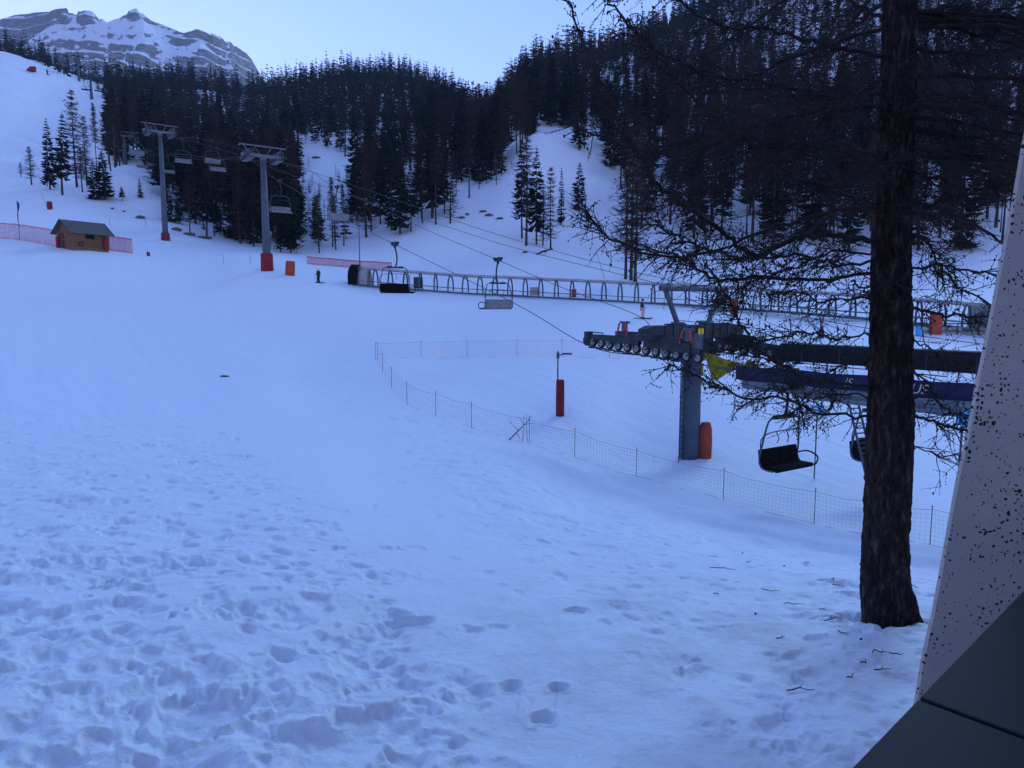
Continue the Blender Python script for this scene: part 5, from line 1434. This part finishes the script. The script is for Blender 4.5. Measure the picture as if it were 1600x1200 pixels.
# ------------------------------------------------------------------ the building the picture is taken from: leaning pillar and parapet
def pillar():
    m = bpy.data.materials.new("pitted concrete"); m.use_nodes = True
    nt = m.node_tree; L = nt.links; b = nt.nodes["Principled BSDF"]; b.inputs["Roughness"].default_value = .9; b.inputs["Specular IOR Level"].default_value = .2
    tcn = nt.nodes.new("ShaderNodeTexCoord")
    wp = nt.nodes.new("ShaderNodeTexNoise"); wp.inputs["Scale"].default_value = 30; wp.inputs["Detail"].default_value = 3; L.new(tcn.outputs["Object"], wp.inputs["Vector"])
    ws = nt.nodes.new("ShaderNodeVectorMath"); ws.operation = 'SCALE'; ws.inputs["Scale"].default_value = .035; L.new(wp.outputs["Color"], ws.inputs[0])
    wa = nt.nodes.new("ShaderNodeVectorMath"); wa.operation = 'ADD'; L.new(tcn.outputs["Object"], wa.inputs[0]); L.new(ws.outputs[0], wa.inputs[1])
    v = nt.nodes.new("ShaderNodeTexVoronoi"); v.inputs["Scale"].default_value = 66; L.new(wa.outputs[0], v.inputs["Vector"])
    msk = nt.nodes.new("ShaderNodeTexNoise"); msk.inputs["Scale"].default_value = 4.5; msk.inputs["Detail"].default_value = 3; L.new(tcn.outputs["Object"], msk.inputs["Vector"])
    sz = nt.nodes.new("ShaderNodeMapRange"); sz.inputs[1].default_value = .30; sz.inputs[2].default_value = .62; sz.inputs[3].default_value = .14; sz.inputs[4].default_value = .52; L.new(msk.outputs[0], sz.inputs[0])
    rnd = nt.nodes.new("ShaderNodeSeparateColor"); L.new(v.outputs["Color"], rnd.inputs[0])
    rz = nt.nodes.new("ShaderNodeMath"); rz.operation = 'MULTIPLY'; L.new(rnd.outputs[0], rz.inputs[0]); L.new(sz.outputs[0], rz.inputs[1])
    lt = nt.nodes.new("ShaderNodeMath"); lt.operation = 'LESS_THAN'; L.new(v.outputs["Distance"], lt.inputs[0]); L.new(rz.outputs[0], lt.inputs[1])
    n = nt.nodes.new("ShaderNodeTexNoise"); n.inputs["Scale"].default_value = 2.2; n.inputs["Detail"].default_value = 8; L.new(tcn.outputs["Object"], n.inputs["Vector"])
    cr = nt.nodes.new("ShaderNodeValToRGB"); cr.color_ramp.elements[0].position = .3; cr.color_ramp.elements[0].color = (.52, .56, .58, 1); cr.color_ramp.elements[1].position = .7; cr.color_ramp.elements[1].color = (.64, .68, .70, 1)
    L.new(n.outputs[0], cr.inputs[0])
    mx = nt.nodes.new("ShaderNodeMix"); mx.data_type = 'RGBA'; L.new(lt.outputs[0], mx.inputs[0]); L.new(cr.outputs[0], mx.inputs[6]); mx.inputs[7].default_value = (.045, .045, .045, 1)
    L.new(mx.outputs[2], b.inputs["Base Color"])
    fn = nt.nodes.new("ShaderNodeTexNoise"); fn.inputs["Scale"].default_value = 160; fn.inputs["Detail"].default_value = 4; L.new(tcn.outputs["Object"], fn.inputs["Vector"])
    sb = nt.nodes.new("ShaderNodeMath"); sb.operation = 'SUBTRACT'; L.new(fn.outputs[0], sb.inputs[0]); L.new(lt.outputs[0], sb.inputs[1])
    bp = nt.nodes.new("ShaderNodeBump"); bp.inputs["Strength"].default_value = .6; bp.inputs["Distance"].default_value = .004; L.new(sb.outputs[0], bp.inputs["Height"]); L.new(bp.outputs[0], b.inputs["Normal"])
    D = 2.4; a = at(1596, 240, D); c = at(1430, 1094, D)
    sl = (a.x - c.x) / (a.z - c.z)
    e = empty("concrete_pillar", (c.x, D, -4.2), "leaning pale concrete pillar with dark pits behind the parapet", "pillar")
    mb = MB(); nz = 60; z0, z1 = -4.6, 5.0; r = random.Random(3)
    for i in range(nz + 1):
        z = z0 + (z1 - z0) * i / nz; x = c.x + sl * (z - c.z) - c.x + r.uniform(-.004, .004)
        mb.v += [(x, .008, z + 4.2), (x + .008, 0, z + 4.2), (x + 1.7, 0, z + 4.2), (x + 1.7, .6, z + 4.2), (x + .55, .6, z + 4.2)]
    mb.f = [(i * 5 + k, i * 5 + (k + 1) % 5, (i + 1) * 5 + (k + 1) % 5, (i + 1) * 5 + k) for i in range(nz) for k in range(5)] + [(0, 4, 3, 2, 1), tuple(nz * 5 + k for k in range(5))]
    mb.build("shaft", m, e)
    # casting joints
    j = MB()
    for z in (-3.2, -2.0, .2, 1.4, 2.6):
        x = sl * (z - c.z); j.box((x + .95, -.0015, z + 4.2), (1.6, .006, .004))
    j.build("casting_joint", M_DKST, e)
pillar()
def make_parapet():
    h = .60
    a = at(1330, 1200, 1); b = at(1600, 921, 1)
    a = a * (h / -a.z); b = b * (h / -b.z)
    d = (b - a); d.z = 0; d.normalize(); nrm = Vector((d.y, -d.x, 0))        # towards the balcony
    s1 = at(1434, 1090, 1); s1 = s1 * (h / -s1.z)
    m = mat("anthracite panel", (.012, .012, .016), .6, .0, bump=(260, .12, .001), var=(6, (.009, .009, .013), .5), spec=.25)
    e = empty("parapet", (a.x, a.y, -1.7), "dark anthracite parapet coping with one open joint in the lower right", "parapet")
    t = (s1 - a).dot(d); W_ = .30
    R = Matrix.Rotation(math.atan2(d.y, d.x), 3, 'Z')
    def slab(t0, t1, name):
        c = d * ((t0 + t1) / 2) + nrm * (W_ / 2); MB().box((c.x, c.y, 1.7 - h - .02), (t1 - t0, W_, .04), R).build(name, m, e, bevel=.003)
    slab(t - 1.9, t - .004, "coping_panel"); slab(t + .004, t + 1.9, "coping_panel"); slab(t + 1.908, t + 3.6, "coping_panel")
    c = d * (t + .8) + nrm * (W_ / 2)
    MB().box((c.x, c.y, (1.7 - h - .045) / 2 - .25), (5.4, W_ - .06, 1.7 - h - .045 + .5), R).build("wall", M_SHED, e)
    # balcony floor
    c = a + d * 0.8 + nrm * 1.15
    o = MB().box((0, 0, 0), (5.4, 1.9, .2), R).build("balcony_floor", M_LTST); o.location = (c.x, c.y, -1.75); tag(o, "grey concrete balcony floor behind the dark parapet", kind="structure")
    # the house wall behind the balcony
    q = a + nrm * 2.1
    hb = empty("building", (q.x, q.y, -4.3), "plain rendered wall of the house behind the balcony", "building", None, math.atan2(d.y, d.x))
    holes = [(-10.5, -9.3, 3.2, 5.4), (-6.5, -5.3, 3.2, 5.4), (-.9, .9, 2.6, 4.9), (4.2, 5.4, 3.2, 5.4)]
    xs = [-13] + [v for h_ in holes for v in h_[:2]] + [13]
    wl = MB()
    for i in range(len(xs) - 1):
        xa, xb = xs[i], xs[i + 1]
        if i % 2 == 0: wl.box(((xa + xb) / 2, -.15, 4.6), (xb - xa, .3, 10.4))
        else:
            z0, z1 = holes[i // 2][2:]; wl.box(((xa + xb) / 2, -.15, (z0 - .6) / 2), (xb - xa, .3, z0 + .6)); wl.box(((xa + xb) / 2, -.15, (z1 + 9.8) / 2), (xb - xa, .3, 9.8 - z1))
    wl.build("wall", mat("white render", (.72, .72, .70), .9, bump=(40, .3, .005)), hb)
    for xa, xb, z0, z1 in holes:
        wd = MB().box(((xa + xb) / 2, -.2, z0 + .04), (xb - xa, .12, .08)).box(((xa + xb) / 2, -.2, z1 - .04), (xb - xa, .12, .08)).box((xa + .04, -.2, (z0 + z1) / 2), (.08, .12, z1 - z0 - .16)).box((xb - .04, -.2, (z0 + z1) / 2), (.08, .12, z1 - z0 - .16)).build("window", M_WOODD, hb)
        MB().box(((xa + xb) / 2, -.2, (z0 + z1) / 2), (xb - xa - .16, .02, z1 - z0 - .16)).build("pane", M_BLACK, wd)
    MB().box((0, .2, 9.95), (27, 2.4, .25)).build("roof", M_WOODD, hb)
make_parapet()
